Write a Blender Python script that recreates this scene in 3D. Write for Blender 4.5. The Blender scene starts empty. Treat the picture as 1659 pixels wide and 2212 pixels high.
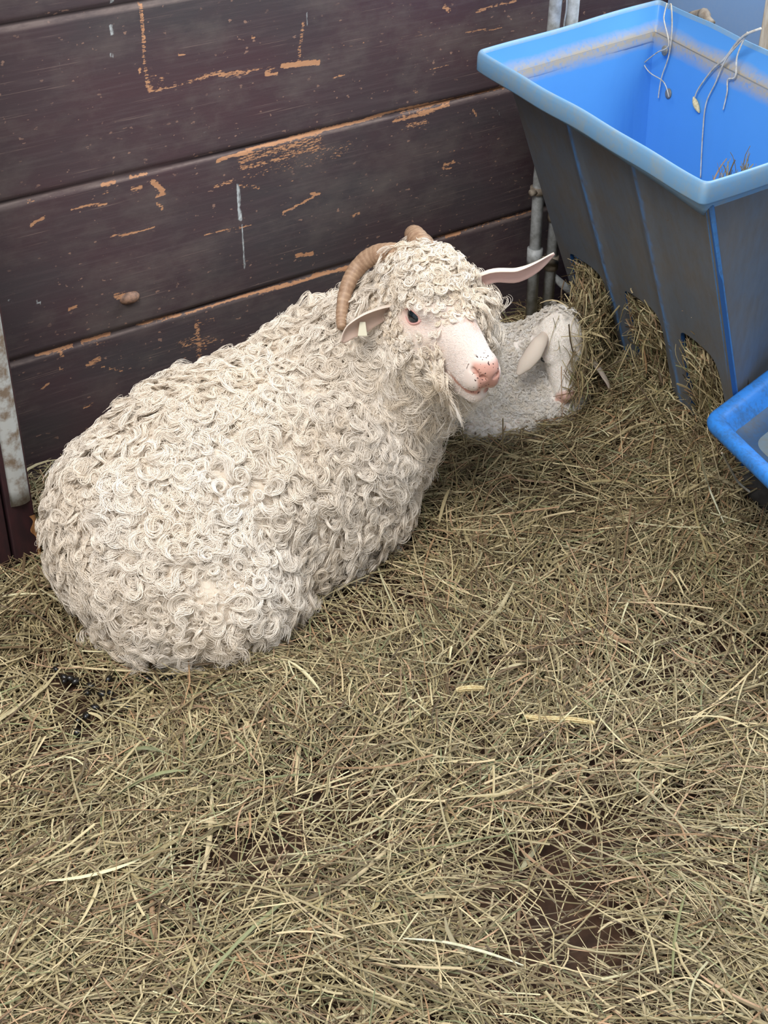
import bpy, bmesh, math
import numpy as np
from mathutils import Vector, Matrix

SC = bpy.context.scene
COL = SC.collection
rng = np.random.default_rng(7)

# ---------- camera ----------
cam = bpy.data.cameras.new('camera')
cam.sensor_fit = 'VERTICAL'
cam.sensor_height = 24.0
cam.lens = 24.0 * 3069.0 / 2212.0
cam.clip_start = 0.02
camo = bpy.data.objects.new('camera', cam)
COL.objects.link(camo)
_R, _U, _F = (.8068, -.5908, .0072), (.3320, .4634, .8216), (.4887, .6605, -.5700)
camo.matrix_world = Matrix(((_R[0], _U[0], -_F[0], 0), (_R[1], _U[1], -_F[1], 0), (_R[2], _U[2], -_F[2], 1.45), (0, 0, 0, 1)))
SC.camera = camo

# ---------- light ----------
world = bpy.data.worlds.new('world'); SC.world = world
world.use_nodes = True
wb = world.node_tree.nodes['Background']
wb.inputs[0].default_value = (.92, .96, 1.0, 1); wb.inputs[1].default_value = .44
def area(name, loc, aim, size, power, col):
    l = bpy.data.lights.new(name, 'AREA'); l.shape = 'RECTANGLE'; l.size, l.size_y = size; l.energy = power; l.color = col
    o = bpy.data.objects.new(name, l); COL.objects.link(o); o.location = loc
    o.rotation_euler = (Vector(aim) - Vector(loc)).to_track_quat('-Z', 'Y').to_euler()
    return o
area('overhead_daylight', (-.15, .85, 2.8), (1.1, 1.65, .1), (1.5, 1.3), 62, (1.0, .97, .93))
area('right_fill', (3.4, 1.5, 2.5), (1.7, 1.6, .3), (1.4, 1.4), 60, (.86, .94, 1.0))  # unseen fill added at right to brighten the feeder and hay

# ---------- output look ----------
vs = SC.view_settings
vs.view_transform = 'Standard'; vs.look = 'None'; vs.gamma = 1; vs.exposure = .47; vs.use_curve_mapping = False
cy = SC.cycles
cy.use_denoising = True
cy.max_bounces = 10; cy.diffuse_bounces = 4; cy.glossy_bounces = 5; cy.transmission_bounces = 6; cy.transparent_max_bounces = 4
cy.use_adaptive_sampling = True; cy.adaptive_threshold = .02
cy.caustics_reflective = False; cy.caustics_refractive = False
SC.cycles_curves.shape = 'RIBBONS'; SC.cycles_curves.subdivisions = 2

# ---------- helpers ----------
def tag(o, label=None, cat=None, group=None, kind=None):
    for k, v in (('label', label), ('category', cat), ('group', group), ('kind', kind)):
        if v: o[k] = v
    return o

def empty(name, loc=(0, 0, 0)):
    o = bpy.data.objects.new(name, None); COL.objects.link(o); o.location = loc; o.empty_display_size = .05
    return o

def link(name, me, mats=(), parent=None):
    for m in mats: me.materials.append(m)
    o = bpy.data.objects.new(name, me); COL.objects.link(o)
    if parent is not None:
        o.parent = parent
        o.matrix_parent_inverse = Matrix.Translation(parent.location).inverted()
    return o

def np_mesh(name, V, F, smooth=True, mat_idx=None):
    """mesh from arrays: F is (n,3) or (n,4), or a list of such"""
    V = np.asarray(V, np.float32)
    Fs = F if isinstance(F, list) else [F]
    Fs = [np.asarray(f, np.int32) for f in Fs if len(f)]
    me = bpy.data.meshes.new(name)
    me.vertices.add(len(V)); me.vertices.foreach_set('co', V.ravel())
    nl = sum(f.size for f in Fs); npoly = sum(len(f) for f in Fs)
    me.loops.add(nl); me.polygons.add(npoly)
    me.loops.foreach_set('vertex_index', np.concatenate([f.ravel() for f in Fs]))
    tot = np.concatenate([np.full(len(f), f.shape[1], np.int32) for f in Fs])
    st = np.concatenate([[0], np.cumsum(tot)[:-1]]).astype(np.int32)
    me.polygons.foreach_set('loop_start', st)
    me.polygons.foreach_set('use_smooth', np.full(npoly, smooth, bool))
    if mat_idx is not None:
        me.polygons.foreach_set('material_index', np.asarray(mat_idx, np.int32))
    me.update(calc_edges=True)
    return me

def attr(me, name, data, typ='FLOAT', dom='POINT'):
    a = me.attributes.new(name, typ, dom)
    a.data.foreach_set('color' if typ == 'FLOAT_COLOR' else 'vector' if typ == 'FLOAT_VECTOR' else 'value', np.asarray(data, np.float32).ravel())

class MB:
    """collects simple solids into one mesh"""
    def __init__(s): s.V = []; s.F = []; s.M = []; s.n = 0
    def add(s, V, F, m=0):
        V = np.asarray(V, float)
        s.V.append(V); s.F += [tuple(int(i) + s.n for i in f) for f in F]; s.M += [m] * len(F); s.n += len(V)
    def box(s, lo, hi, m=0, M=None):
        V = np.array([[x, y, z] for x in (lo[0], hi[0]) for y in (lo[1], hi[1]) for z in (lo[2], hi[2])])
        if M is not None: V = V @ np.asarray(M).T
        s.add(V, [(0, 1, 3, 2), (4, 6, 7, 5), (0, 4, 5, 1), (2, 3, 7, 6), (0, 2, 6, 4), (1, 5, 7, 3)], m)
    def tube(s, pts, r, n=10, m=0, cap=True):
        V, F = tube(pts, r, n, cap); s.add(V, F, m)
    def build(s, name, mats, parent=None, smooth=True, bevel=0):
        me = bpy.data.meshes.new(name)
        me.from_pydata(np.concatenate(s.V).tolist(), [], s.F)
        me.polygons.foreach_set('material_index', s.M)
        me.polygons.foreach_set('use_smooth', [smooth] * len(s.F))
        me.update()
        o = link(name, me, mats, parent)
        if bevel:
            b = o.modifiers.new('bevel', 'BEVEL'); b.width = bevel; b.segments = 3; b.limit_method = 'ANGLE'
            me.shade_smooth() if hasattr(me, 'shade_smooth') else None
            w = o.modifiers.new('wn', 'WEIGHTED_NORMAL')
        return o

def spline(pts, n):
    P = np.asarray(pts, float)
    k = len(P)
    t = np.linspace(0, k - 1, n)
    i = np.clip(t.astype(int), 0, k - 2); f = (t - i)[:, None]
    p0 = P[np.clip(i - 1, 0, k - 1)]; p1 = P[i]; p2 = P[i + 1]; p3 = P[np.clip(i + 2, 0, k - 1)]
    return .5 * ((2 * p1) + (-p0 + p2) * f + (2 * p0 - 5 * p1 + 4 * p2 - p3) * f ** 2 + (-p0 + 3 * p1 - 3 * p2 + p3) * f ** 3)

def frames(P):
    T = np.gradient(P, axis=0); T /= np.linalg.norm(T, axis=1)[:, None] + 1e-12
    N = np.zeros_like(P)
    a = np.array([0, 0, 1.]) if abs(T[0, 2]) < .8 else np.array([1., 0, 0])
    v = a - T[0] * (a @ T[0]); N[0] = v / np.linalg.norm(v)
    for i in range(1, len(P)):
        v = N[i - 1] - T[i] * (N[i - 1] @ T[i]); N[i] = v / (np.linalg.norm(v) + 1e-12)
    return T, N, np.cross(T, N)

def tube(pts, r, n=10, cap=True):
    P = np.asarray(pts, float); k = len(P)
    r = np.broadcast_to(np.asarray(r, float), (k,))
    T, N, B = frames(P)
    a = np.linspace(0, 2 * np.pi, n, endpoint=False)
    ring = P[:, None] + r[:, None, None] * (np.cos(a)[None, :, None] * N[:, None] + np.sin(a)[None, :, None] * B[:, None])
    V = ring.reshape(-1, 3)
    F = [(i * n + j, i * n + (j + 1) % n, (i + 1) * n + (j + 1) % n, (i + 1) * n + j) for i in range(k - 1) for j in range(n)]
    if cap:
        F += [tuple(range(n))[::-1], tuple((k - 1) * n + j for j in range(n))]
    return V, F

# value noise on arrays
def vnoise(P, seed=0):
    P = np.asarray(P, float); i = np.floor(P).astype(np.int64); f = P - i; f = f * f * (3 - 2 * f)
    d = P.shape[-1]; out = 0
    for c in range(2 ** d):
        o = [(c >> k) & 1 for k in range(d)]
        h = np.zeros(P.shape[:-1], np.int64) + seed * 1013
        w = 1.0
        for k in range(d):
            h = (h * 374761393 + (i[..., k] + o[k]) * 668265263) & 0x7fffffff
            h = ((h ^ (h >> 13)) * 1274126177) & 0x7fffffff
            w = w * (f[..., k] if o[k] else 1 - f[..., k])
        out = out + w * ((h & 0xffff) / 65535.0)
    return out

# ---------- materials ----------
class NT:
    def __init__(s, name):
        s.m = bpy.data.materials.new(name); s.m.use_nodes = True
        s.t = s.m.node_tree; s.b = s.t.nodes['Principled BSDF']; s.out = s.t.nodes['Material Output']
    def n(s, typ, **kw):
        nd = s.t.nodes.new(typ)
        for k, v in kw.items():
            if k.startswith('i_'):
                key = k[2:]; key = int(key) if key.isdigit() else key
                s.put(nd.inputs[key], v)
            else: setattr(nd, k, v)
        return nd
    def put(s, sock, v):
        if isinstance(v, bpy.types.NodeSocket): s.t.links.new(v, sock)
        elif hasattr(sock.default_value, '__len__') and not hasattr(v, '__len__'): sock.default_value = [v] * len(sock.default_value)
        elif hasattr(v, '__len__') and len(v) == 3 and len(sock.default_value) == 4: sock.default_value = (*v, 1)
        else: sock.default_value = v
    def bs(s, **kw):
        for k, v in kw.items(): s.put(s.b.inputs[k.replace('_', ' ')], v)
    def obj(s, scale=(1, 1, 1), rot=(0, 0, 0)):
        return s.n('ShaderNodeMapping', i_Vector=s.n('ShaderNodeNewGeometry').outputs['Position'], i_Scale=scale, i_Rotation=rot).outputs[0]
    def noise(s, vec, scale, detail=4, rough=.6, dist=0):
        return s.n('ShaderNodeTexNoise', i_Vector=vec, i_Scale=scale, i_Detail=detail, i_Roughness=rough, i_Distortion=dist).outputs[0]
    def attr(s, name, out='Fac'):
        return s.n('ShaderNodeAttribute', attribute_name=name).outputs[out]
    def math(s, op, a, b=0., c=0.):
        nd = s.n('ShaderNodeMath', operation=op); s.put(nd.inputs[0], a); s.put(nd.inputs[1], b); s.put(nd.inputs[2], c)
        return nd.outputs[0]
    def ramp(s, f, lo, hi):
        return s.n('ShaderNodeMapRange', i_Value=f, i_1=lo, i_2=hi).outputs[0]
    def mix(s, f, a, b):
        nd = s.n('ShaderNodeMix', data_type='RGBA'); s.put(nd.inputs[0], f); s.put(nd.inputs[6], a); s.put(nd.inputs[7], b)
        return nd.outputs[2]
    def bump(s, h, strength=.3, dist=.002):
        s.t.links.new(s.n('ShaderNodeBump', i_Height=h, i_Strength=strength, i_Distance=dist).outputs[0], s.b.inputs['Normal'])

def lin(r, g, b):
    f = lambda c: (c / 255 / 12.92) if c <= 10 else ((c / 255 + .055) / 1.055) ** 2.4
    return (f(r), f(g), f(b))

def m_wall():
    t = NT('worn_maroon_boards')
    p = t.obj((1, 1, 1))
    big = t.noise(t.obj((1.5, 1, 3)), 1.6, 4)
    grain = t.noise(t.obj((6, 1, 150)), 1., 6, .65)
    fine = t.noise(t.obj((25, 1, 300)), 1., 4, .7)
    base = t.mix(t.ramp(big, .35, .68), lin(84, 64, 69), lin(76, 71, 74))
    base = t.mix(t.math('MULTIPLY', t.ramp(grain, .5, .75), .5), base, lin(104, 90, 92))
    dust = t.noise(t.obj((4, 1, 7)), 1.3, 6, .68)
    base = t.mix(t.math('MULTIPLY', t.ramp(dust, .48, .72), .6), base, lin(116, 106, 102))
    # chipped paint: streaks along the grain, dense where the board is worn
    wear = t.attr('wear')
    ch = t.noise(t.obj((75, 1, 400)), 1., 5, .66)
    ch2 = t.noise(t.obj((150, 1, 260)), 1., 3, .6)
    thr = t.math('SUBTRACT', 1.0, t.math('MULTIPLY', wear, .76))
    c = t.ramp(t.math('SUBTRACT', t.math('ADD', t.math('MULTIPLY', ch, .7), t.math('MULTIPLY', ch2, .42)), thr), -.0, .05)
    speck = t.noise(t.obj((70, 1, 130)), 1., 2, .5)
    c2 = t.math('MULTIPLY', t.ramp(speck, .672, .70), t.ramp(t.noise(t.obj((9, 1, 12)), 1., 3), .42, .56))
    wood = t.mix(t.noise(t.obj((40, 1, 200)), 1., 3), lin(186, 130, 96), lin(214, 166, 128))
    col = t.mix(c, base, wood)
    col = t.mix(t.math('MULTIPLY', c2, .7), col, lin(170, 135, 118))
    # hairline scuffs
    sc = t.noise(t.obj((5, 1, 420), (0, .18, 0)), 1., 2, .5)
    scm = t.math('MULTIPLY', t.ramp(sc, .655, .72), t.ramp(t.noise(p, 9, 2), .46, .6))
    col = t.mix(t.math('MULTIPLY', scm, .6), col, lin(150, 128, 120))
    wh = t.attr('white')
    col = t.mix(t.ramp(t.math('MULTIPLY', wh, t.math('ADD', .2, t.noise(t.obj((260, 1, 90)), 1., 4, .7))), .36, .62), col, lin(205, 212, 214))
    edge = t.math('MULTIPLY', t.attr('edge'), t.ramp(t.noise(t.obj((14, 1, 60)), 1., 4, .7), .3, .6))  # dust plus the bevel highlight, painted along each board's top edge
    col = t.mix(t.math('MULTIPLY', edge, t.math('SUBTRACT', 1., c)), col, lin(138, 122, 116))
    gap = t.attr('gap')
    col = t.mix(gap, col, lin(34, 25, 26))
    t.bs(Base_Color=col, Roughness=t.ramp(grain, .2, .9), Specular_IOR_Level=.35)
    t.put(t.b.inputs['Roughness'], t.n('ShaderNodeMapRange', i_Value=grain, i_3=.42, i_4=.66).outputs[0])
    h = t.math('SUBTRACT', t.math('ADD', t.math('MULTIPLY', grain, .5), t.math('MULTIPLY', fine, .3)), t.math('MULTIPLY', c, .5))
    t.bump(h, .35, .0015)
    return t.m

def m_simple(name, c1, c2, scale=30, rough=.6, spec=.4, stretch=(1, 1, 1), bump=.15, bd=.001, metal=0, lo=.35, hi=.65):
    t = NT(name)
    f = t.noise(t.obj(stretch), scale, 5, .62)
    t.bs(Base_Color=t.mix(t.ramp(f, lo, hi), c1, c2), Roughness=rough, Specular_IOR_Level=spec, Metallic=metal)
    if bump: t.bump(f, bump, bd)
    return t.m

def m_bin_out():
    t = NT('dirty_blue_plastic_outside')
    st = t.noise(t.obj((7, 7, 6)), 1.5, 6, .65)
    f2 = t.noise(t.obj((60, 60, 22), (.5, .3, .2)), 1., 5, .7)
    blue = t.mix(st, lin(84, 102, 120), lin(86, 116, 146))
    dirt = t.mix(f2, lin(90, 90, 92), lin(120, 118, 116))
    k = t.ramp(t.math('ADD', t.math('MULTIPLY', st, .65), t.math('MULTIPLY', f2, .35)), .42, .56)
    k = t.math('SUBTRACT', 1.0, t.math('MULTIPLY', k, .34))
    worn = t.math('MULTIPLY', t.attr('worn'), t.ramp(f2, .25, .55))
    col = t.mix(worn, t.mix(k, blue, dirt), lin(84, 146, 214))
    scr = t.ramp(t.noise(t.obj((30, 30, 400), (.5, .3, .4)), 1., 2), .72, .76)
    col = t.mix(t.math('MULTIPLY', scr, .35), col, lin(130, 136, 140))
    t.bs(Base_Color=col, Roughness=.55, Specular_IOR_Level=.4)
    t.bump(f2, .12, .001)
    return t.m

def m_bin_in():
    t = NT('clean_blue_plastic_inside')
    z = t.n('ShaderNodeSeparateXYZ', i_0=t.n('ShaderNodeNewGeometry').outputs['Position']).outputs[2]
    nz = t.noise(t.obj((14, 14, 30)), 1., 4)
    zz = t.math('ADD', z, t.math('MULTIPLY', t.math('SUBTRACT', nz, .5), .016))
    band = t.math('MULTIPLY', t.ramp(zz, .582, .606), t.math('SUBTRACT', 1., t.ramp(zz, .612, .632)))
    fn = t.noise(t.obj(), 120, 4, .7)
    col = t.mix(t.noise(t.obj(), 5, 3), lin(82, 152, 222), lin(92, 162, 230))
    col = t.mix(t.math('MULTIPLY', band, t.ramp(fn, .2, .5)), col, lin(184, 172, 152))
    t.bs(Base_Color=col, Roughness=.4, Specular_IOR_Level=.45)
    t.bump(fn, .05, .001)
    return t.m

def m_blue(name, c, dirtc, amt, scale=22):
    t = NT(name)
    f = t.noise(t.obj(), scale, 6, .68); g = t.noise(t.obj(), 160, 3, .6)
    k = t.math('MULTIPLY', t.ramp(t.math('ADD', t.math('MULTIPLY', f, .75), t.math('MULTIPLY', g, .25)), .45, .68), amt)
    t.bs(Base_Color=t.mix(k, c, dirtc), Roughness=.48, Specular_IOR_Level=.45)
    t.bump(g, .08, .0008)
    return t.m

def m_straw(name='hay'):
    t = NT(name)
    c = t.attr('straw_colour', 'Color')
    f = t.noise(t.obj(), 260, 2, .6)
    hs = t.n('ShaderNodeHueSaturation', i_Color=c, i_Value=t.n('ShaderNodeMapRange', i_Value=f, i_3=.8, i_4=1.2).outputs[0])
    t.bs(Base_Color=hs.outputs[0], Roughness=.55, Specular_IOR_Level=.35)
    return t.m

def m_hair(name, c, rough=.38, rnd=.12):
    m = bpy.data.materials.new(name); m.use_nodes = True
    nt = m.node_tree; nt.nodes.clear()
    h = nt.nodes.new('ShaderNodeBsdfPrincipled')
    o = nt.nodes.new('ShaderNodeOutputMaterial')
    h.inputs['Roughness'].default_value = rough; h.inputs['Specular IOR Level'].default_value = .45
    a = nt.nodes.new('ShaderNodeAttribute'); a.attribute_name = 'lock_tint'
    mx = nt.nodes.new('ShaderNodeMix'); mx.data_type = 'RGBA'
    nt.links.new(a.outputs['Fac'], mx.inputs[0])
    mx.inputs[6].default_value = (c[0] * .92, c[1] * .86, c[2] * .77, 1); mx.inputs[7].default_value = (*c, 1)
    nt.links.new(mx.outputs[2], h.inputs['Base Color'])
    nt.links.new(h.outputs[0], o.inputs[0])
    return m

def m_skin(name, base=(.86, .78, .72)):
    t = NT(name)
    c = t.attr('skin', 'Color')
    f = t.noise(t.obj(), 300, 4, .7)
    sp = t.ramp(t.noise(t.obj(), 240, 1, .4), .675, .70)
    col = t.mix(t.math('MULTIPLY', sp, t.attr('freckle')), c, lin(70, 48, 44))
    t.bs(Base_Color=col, Roughness=.6, Specular_IOR_Level=.3)
    t.b.inputs['Subsurface Weight'].default_value = .15
    t.b.inputs['Subsurface Radius'].default_value = (.006, .003, .002)
    t.bump(f, .25, .001)
    return t.m

MT = dict(
    wall=m_wall(),
    trim=m_simple('dark_maroon_trim', lin(62, 36, 40), lin(48, 32, 36), 30, .5, .4, (3, 3, 1)),
    raw=m_simple('bare_wood', lin(150, 100, 62), lin(196, 146, 100), 40, .7, .3, (3, 3, .5)),
    strip=m_simple('grey_plastic_strip', lin(176, 178, 176), lin(120, 104, 88), 34, .5, .4, lo=.46, hi=.62),
    soil=m_simple('packed_earth', lin(84, 62, 48), lin(58, 44, 36), 26, .9, .15, bump=.6, bd=.006),
    galv=m_simple('galvanised_steel', lin(190, 194, 196), lin(146, 148, 146), 60, .45, .5),
    rust=m_simple('dull_steel', lin(170, 158, 142), lin(126, 112, 98), 60, .6, .4),
    bin_out=m_bin_out(), bin_in=m_bin_in(),
    rim=m_blue('dusty_blue_rim', lin(118, 164, 204), lin(146, 164, 174), .95, 26),
    tray=m_blue('bright_blue_tray', lin(46, 124, 208), lin(52, 86, 122), .85, 20),
    tray_in=m_simple('tray_grime', lin(92, 112, 126), lin(98, 100, 94), 20, .6, .4),
    blue_wall=m_blue('hazed_blue_panel', lin(140, 176, 224), lin(158, 184, 222), .6, 9),  # pale blue, lightened further to carry the haze over this corner
    beige=m_simple('hazed_weathered_post', lin(226, 216, 200), lin(190, 174, 154), 40, .7, .3, (3, 3, .6)),  # post wood lightened in colour for the same haze
    rubber=m_simple('grimy_beam', lin(84, 82, 80), lin(58, 56, 54), 24, .7, .3, bump=.4, bd=.003),
    hay=m_straw(),
    fleece=m_hair('mohair_fleece', (.93, .865, .785)),
    kidwool=m_hair('kid_wool', (.94, .92, .89)),
    skin=m_skin('goat_skin'),
    horn=None, dung=None, eye=None,
)
def m_horn():
    t = NT('ridged_horn')
    f = t.noise(t.obj(), 90, 5, .7)
    rg = t.attr('ridge')
    col = t.mix(t.ramp(f, .3, .7), lin(150, 118, 94), lin(196, 166, 138))
    col = t.mix(t.math('MULTIPLY', rg, .45), col, lin(116, 86, 66))
    t.bs(Base_Color=col, Roughness=.5, Specular_IOR_Level=.4)
    t.bump(f, .3, .0012)
    return t.m
MT['horn'] = m_horn()
def m_plain(name, c, rough, spec=.5):
    t = NT(name); t.bs(Base_Color=c, Roughness=rough, Specular_IOR_Level=spec); return t.m
MT['dung'] = m_plain('glossy_black_dung', lin(24, 22, 20), .22, .6)
MT['eye'] = m_plain('dark_eye', lin(26, 38, 46), .06, .7)
MT['pupil'] = m_plain('black_pupil', lin(8, 9, 11), .05, .7)
MT['lid'] = m_plain('pink_lid', lin(214, 164, 156), .5, .4)
MT['tagm'] = m_plain('ear_tag_plastic', lin(206, 200, 176), .5)
MT['bolt'] = m_simple('grey_bolt', lin(150, 146, 134), lin(118, 114, 104), 200, .5)
MT['seed'] = m_simple('seed_head', lin(238, 224, 180), lin(206, 184, 136), 300, .8, .2)
MT['hoof'] = m_plain('hoof', lin(120, 104, 92), .5)
WEAR = [([(1.082,0.812),(1.083,0.772),(1.08,0.712),(1.084,0.668),(1.102,0.664)],0.0040,0.62),([(1.083,0.692),(1.112,0.681)],0.0043,0.55),([(1.082,0.68),(1.109,0.67)],0.0038,0.5),([(1.181,0.668),(1.202,0.674),(1.225,0.671)],0.0045,0.64),([(1.225,0.668),(1.278,0.664)],0.0055,0.66),([(1.283,0.666),(1.341,0.66)],0.003,0.6),([(1.316,0.653),(1.34,0.649)],0.0041,0.9),([(1.352,0.661),(1.39,0.658),(1.428,0.654)],0.0056,1.0),([(1.397,0.729),(1.391,0.697),(1.386,0.667)],0.0045,0.6),([(1.291,0.722),(1.296,0.721)],0.003,0.9),([(1.144,0.717),(1.156,0.717)],0.0029,0.8),([(1.069,0.706),(1.07,0.702)],0.0024,1),([(1.181,0.668),(1.104,0.666)],0.0012,0.7),([(1.207,0.517),(1.236,0.52),(1.295,0.524),(1.375,0.526),(1.437,0.527),(1.522,0.526),(1.598,0.529),(1.688,0.527),(1.739,0.526),(1.894,0.523)],0.0036,0.95),([(1.255,0.509),(1.334,0.512),(1.426,0.512)],0.0083,0.6),([(1.254,0.495),(1.313,0.492),(1.374,0.497),(1.436,0.494)],0.0062,0.6),([(1.263,0.477),(1.333,0.475),(1.436,0.47),(1.484,0.473)],0.009,0.5),([(1.332,0.444),(1.414,0.447),(1.478,0.451)],0.0064,0.45),([(1.374,0.483),(1.5,0.479)],0.016,0.4),([(1.194,0.471),(1.233,0.473)],0.0036,0.65),([(1.252,0.462),(1.291,0.448)],0.0042,0.6),([(1.436,0.483),(1.5,0.488)],0.0075,0.5),([(0.98,0.523),(1.006,0.524)],0.0039,0.85),([(1.033,0.525),(1.068,0.523)],0.003,0.8),([(1.076,0.509),(1.094,0.488)],0.007,0.85),([(1.081,0.48),(1.097,0.482)],0.0045,0.8),([(1.081,0.467),(1.091,0.456)],0.0035,0.7),([(1.035,0.504),(1.053,0.504)],0.004,0.7),([(0.982,0.508),(0.991,0.512)],0.0029,0.6),([(0.92,0.496),(0.986,0.491)],0.0019,0.8),([(1.003,0.494),(1.048,0.496)],0.004,0.45),([(0.843,0.486),(0.869,0.493)],0.0024,0.9),([(0.844,0.527),(0.857,0.527)],0.0024,0.7),([(1.339,0.387),(1.381,0.395),(1.424,0.406)],0.0027,0.8),([(1.403,0.409),(1.424,0.406)],0.0033,1),([(0.986,0.428),(1.068,0.425)],0.001,0.8),([(1.169,0.385),(1.268,0.381)],0.001,0.7),([(1.598,0.511),(1.654,0.511),(1.734,0.517)],0.005,0.8),([(1.632,0.495),(1.683,0.494)],0.0045,0.66),([(1.62,0.517),(1.688,0.513)],0.0077,0.55),([(1.61,0.488),(1.672,0.484)],0.0033,0.5),([(1.796,0.494),(1.806,0.48)],0.0034,0.7),([(1.368,0.293),(1.405,0.287)],0.0055,0.85),([(0.769,0.248),(0.803,0.245),(0.838,0.244)],0.004,0.4),([(0.821,0.245),(0.842,0.243),(0.892,0.243)],0.003,0.9),([(0.91,0.245),(0.965,0.245)],0.0046,0.95),([(1.022,0.244),(1.109,0.242)],0.0032,0.9),([(1.118,0.239),(1.219,0.239)],0.0037,0.8),([(1.219,0.239),(1.409,0.236),(1.498,0.232)],0.0027,0.9),([(1.409,0.238),(1.493,0.232)],0.0045,0.9),([(0.914,0.239),(0.955,0.231)],0.0072,0.5),([(0.913,0.197),(0.937,0.203)],0.0047,0.7),([(0.94,0.186),(0.98,0.164)],0.0031,0.65),([(0.864,0.24),(0.868,0.23)],0.0041,0.8),([(0.858,0.209),(0.868,0.202)],0.0036,0.8),([(0.976,0.21),(0.985,0.183)],0.0031,0.5),([(1.104,0.183),(1.173,0.169)],0.0097,0.55),([(1.142,0.222),(1.141,0.144)],0.0065,0.6),([(1.151,0.21),(1.176,0.212)],0.0076,0.5),([(1.112,0.168),(1.167,0.161)],0.0076,0.5),([(0.818,0.178),(0.835,0.186)],0.0026,0.8),([(0.894,0.116),(0.918,0.118)],0.0021,0.7),([(1.321,0.199),(1.408,0.195)],0.0056,0.4),([(1.28,0.231),(1.387,0.226)],0.0044,0.4),([(1.715,0.239),(1.783,0.238),(1.985,0.237)],0.0024,0.75),([(1.74,0.235),(1.777,0.234)],0.0042,0.9),([(1.722,0.52),(1.734,0.523)],0.0045,0.7),([(1.795,0.686),(1.829,0.69),(1.893,0.691)],0.0033,0.7),([(1.715,0.707),(1.726,0.7)],0.0049,0.7),([(1.655,0.674),(1.663,0.662)],0.0059,0.5),([(1.768,0.651),(1.861,0.645)],0.0022,0.7),([(1.44,0.679),(1.532,0.667)],0.0015,0.5),([(1.532,0.675),(1.762,0.651)],0.0013,0.5),([(1.685,0.595),(1.731,0.596)],0.0022,0.6),([(1.727,0.396),(1.751,0.396)],0.004,0.7),([(1.722,0.388),(1.745,0.386)],0.0023,0.8),([(1.499,0.343),(1.516,0.344)],0.0034,0.7),([(1.647,0.562),(1.655,0.558)],0.0044,0.6),([(1.738,0.418),(1.774,0.42)],0.0017,0.6),([(1.937,0.385),(1.949,0.393)],0.0024,0.5),([(1.872,0.404),(1.897,0.402)],0.0018,0.5),([(0.983,0.315),(1.019,0.309)],0.0062,0.7),([(0.891,0.317),(0.906,0.318)],0.004,0.8),([(1.429,0.63),(1.389,0.627)],0.0026,0.3),([(1.457,0.619),(1.485,0.622)],0.0026,0.7),([(1.158,0.717),(1.161,0.701)],0.0015,0.4),([(1.043,0.45),(1.131,0.398)],0.0008,0.4),([(1.291,0.633),(1.3,0.627)],0.0025,0.5),([(1.174,0.578),(1.192,0.57)],0.004,0.35),([(0.84,0.814),(1.083,0.812)],0.0018,0.28)]
WHITE = [([(1.247,0.463),(1.247,0.427),(1.245,0.401)],0.0031,1.0),([(1.246,0.428),(1.248,0.395)],0.0016,1.0),([(1.25,0.386),(1.251,0.344),(1.252,0.297)],0.0009,0.8),([(1.027,0.785),(1.027,0.77)],0.0014,0.9),([(1.022,0.741),(1.023,0.733)],0.0012,0.8),([(1.033,0.824),(1.032,0.82)],0.0014,0.9),([(0.932,0.76),(0.93,0.731)],0.0009,0.5),([(1.404,0.744),(1.406,0.723)],0.001,0.7),([(1.163,0.783),(1.176,0.779)],0.0038,0.45),([(0.835,0.348),(0.839,0.343)],0.0015,0.9),([(0.785,0.365),(0.788,0.362)],0.002,0.8),([(0.99,0.58),(1.002,0.565)],0.0058,0.25),([(1.861,0.479),(1.868,0.468)],0.0012,0.6),([(1.336,0.293),(1.334,0.26)],0.0011,0.4),([(1.174,0.574),(1.192,0.574)],0.003,0.5)]
# ---------- the setting ----------
WY = 2.14
SEAMS = [(-.05, -.05), (.2477, .238), (.5345, .5225), (.8134, .812), (1.10, 1.10), (1.38, 1.38)]   # board joints: height at x=.75 and x=1.95
def seam_z(k, x):
    a, b = SEAMS[k]; return a + (b - a) * (x - .75) / 1.2

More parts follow.
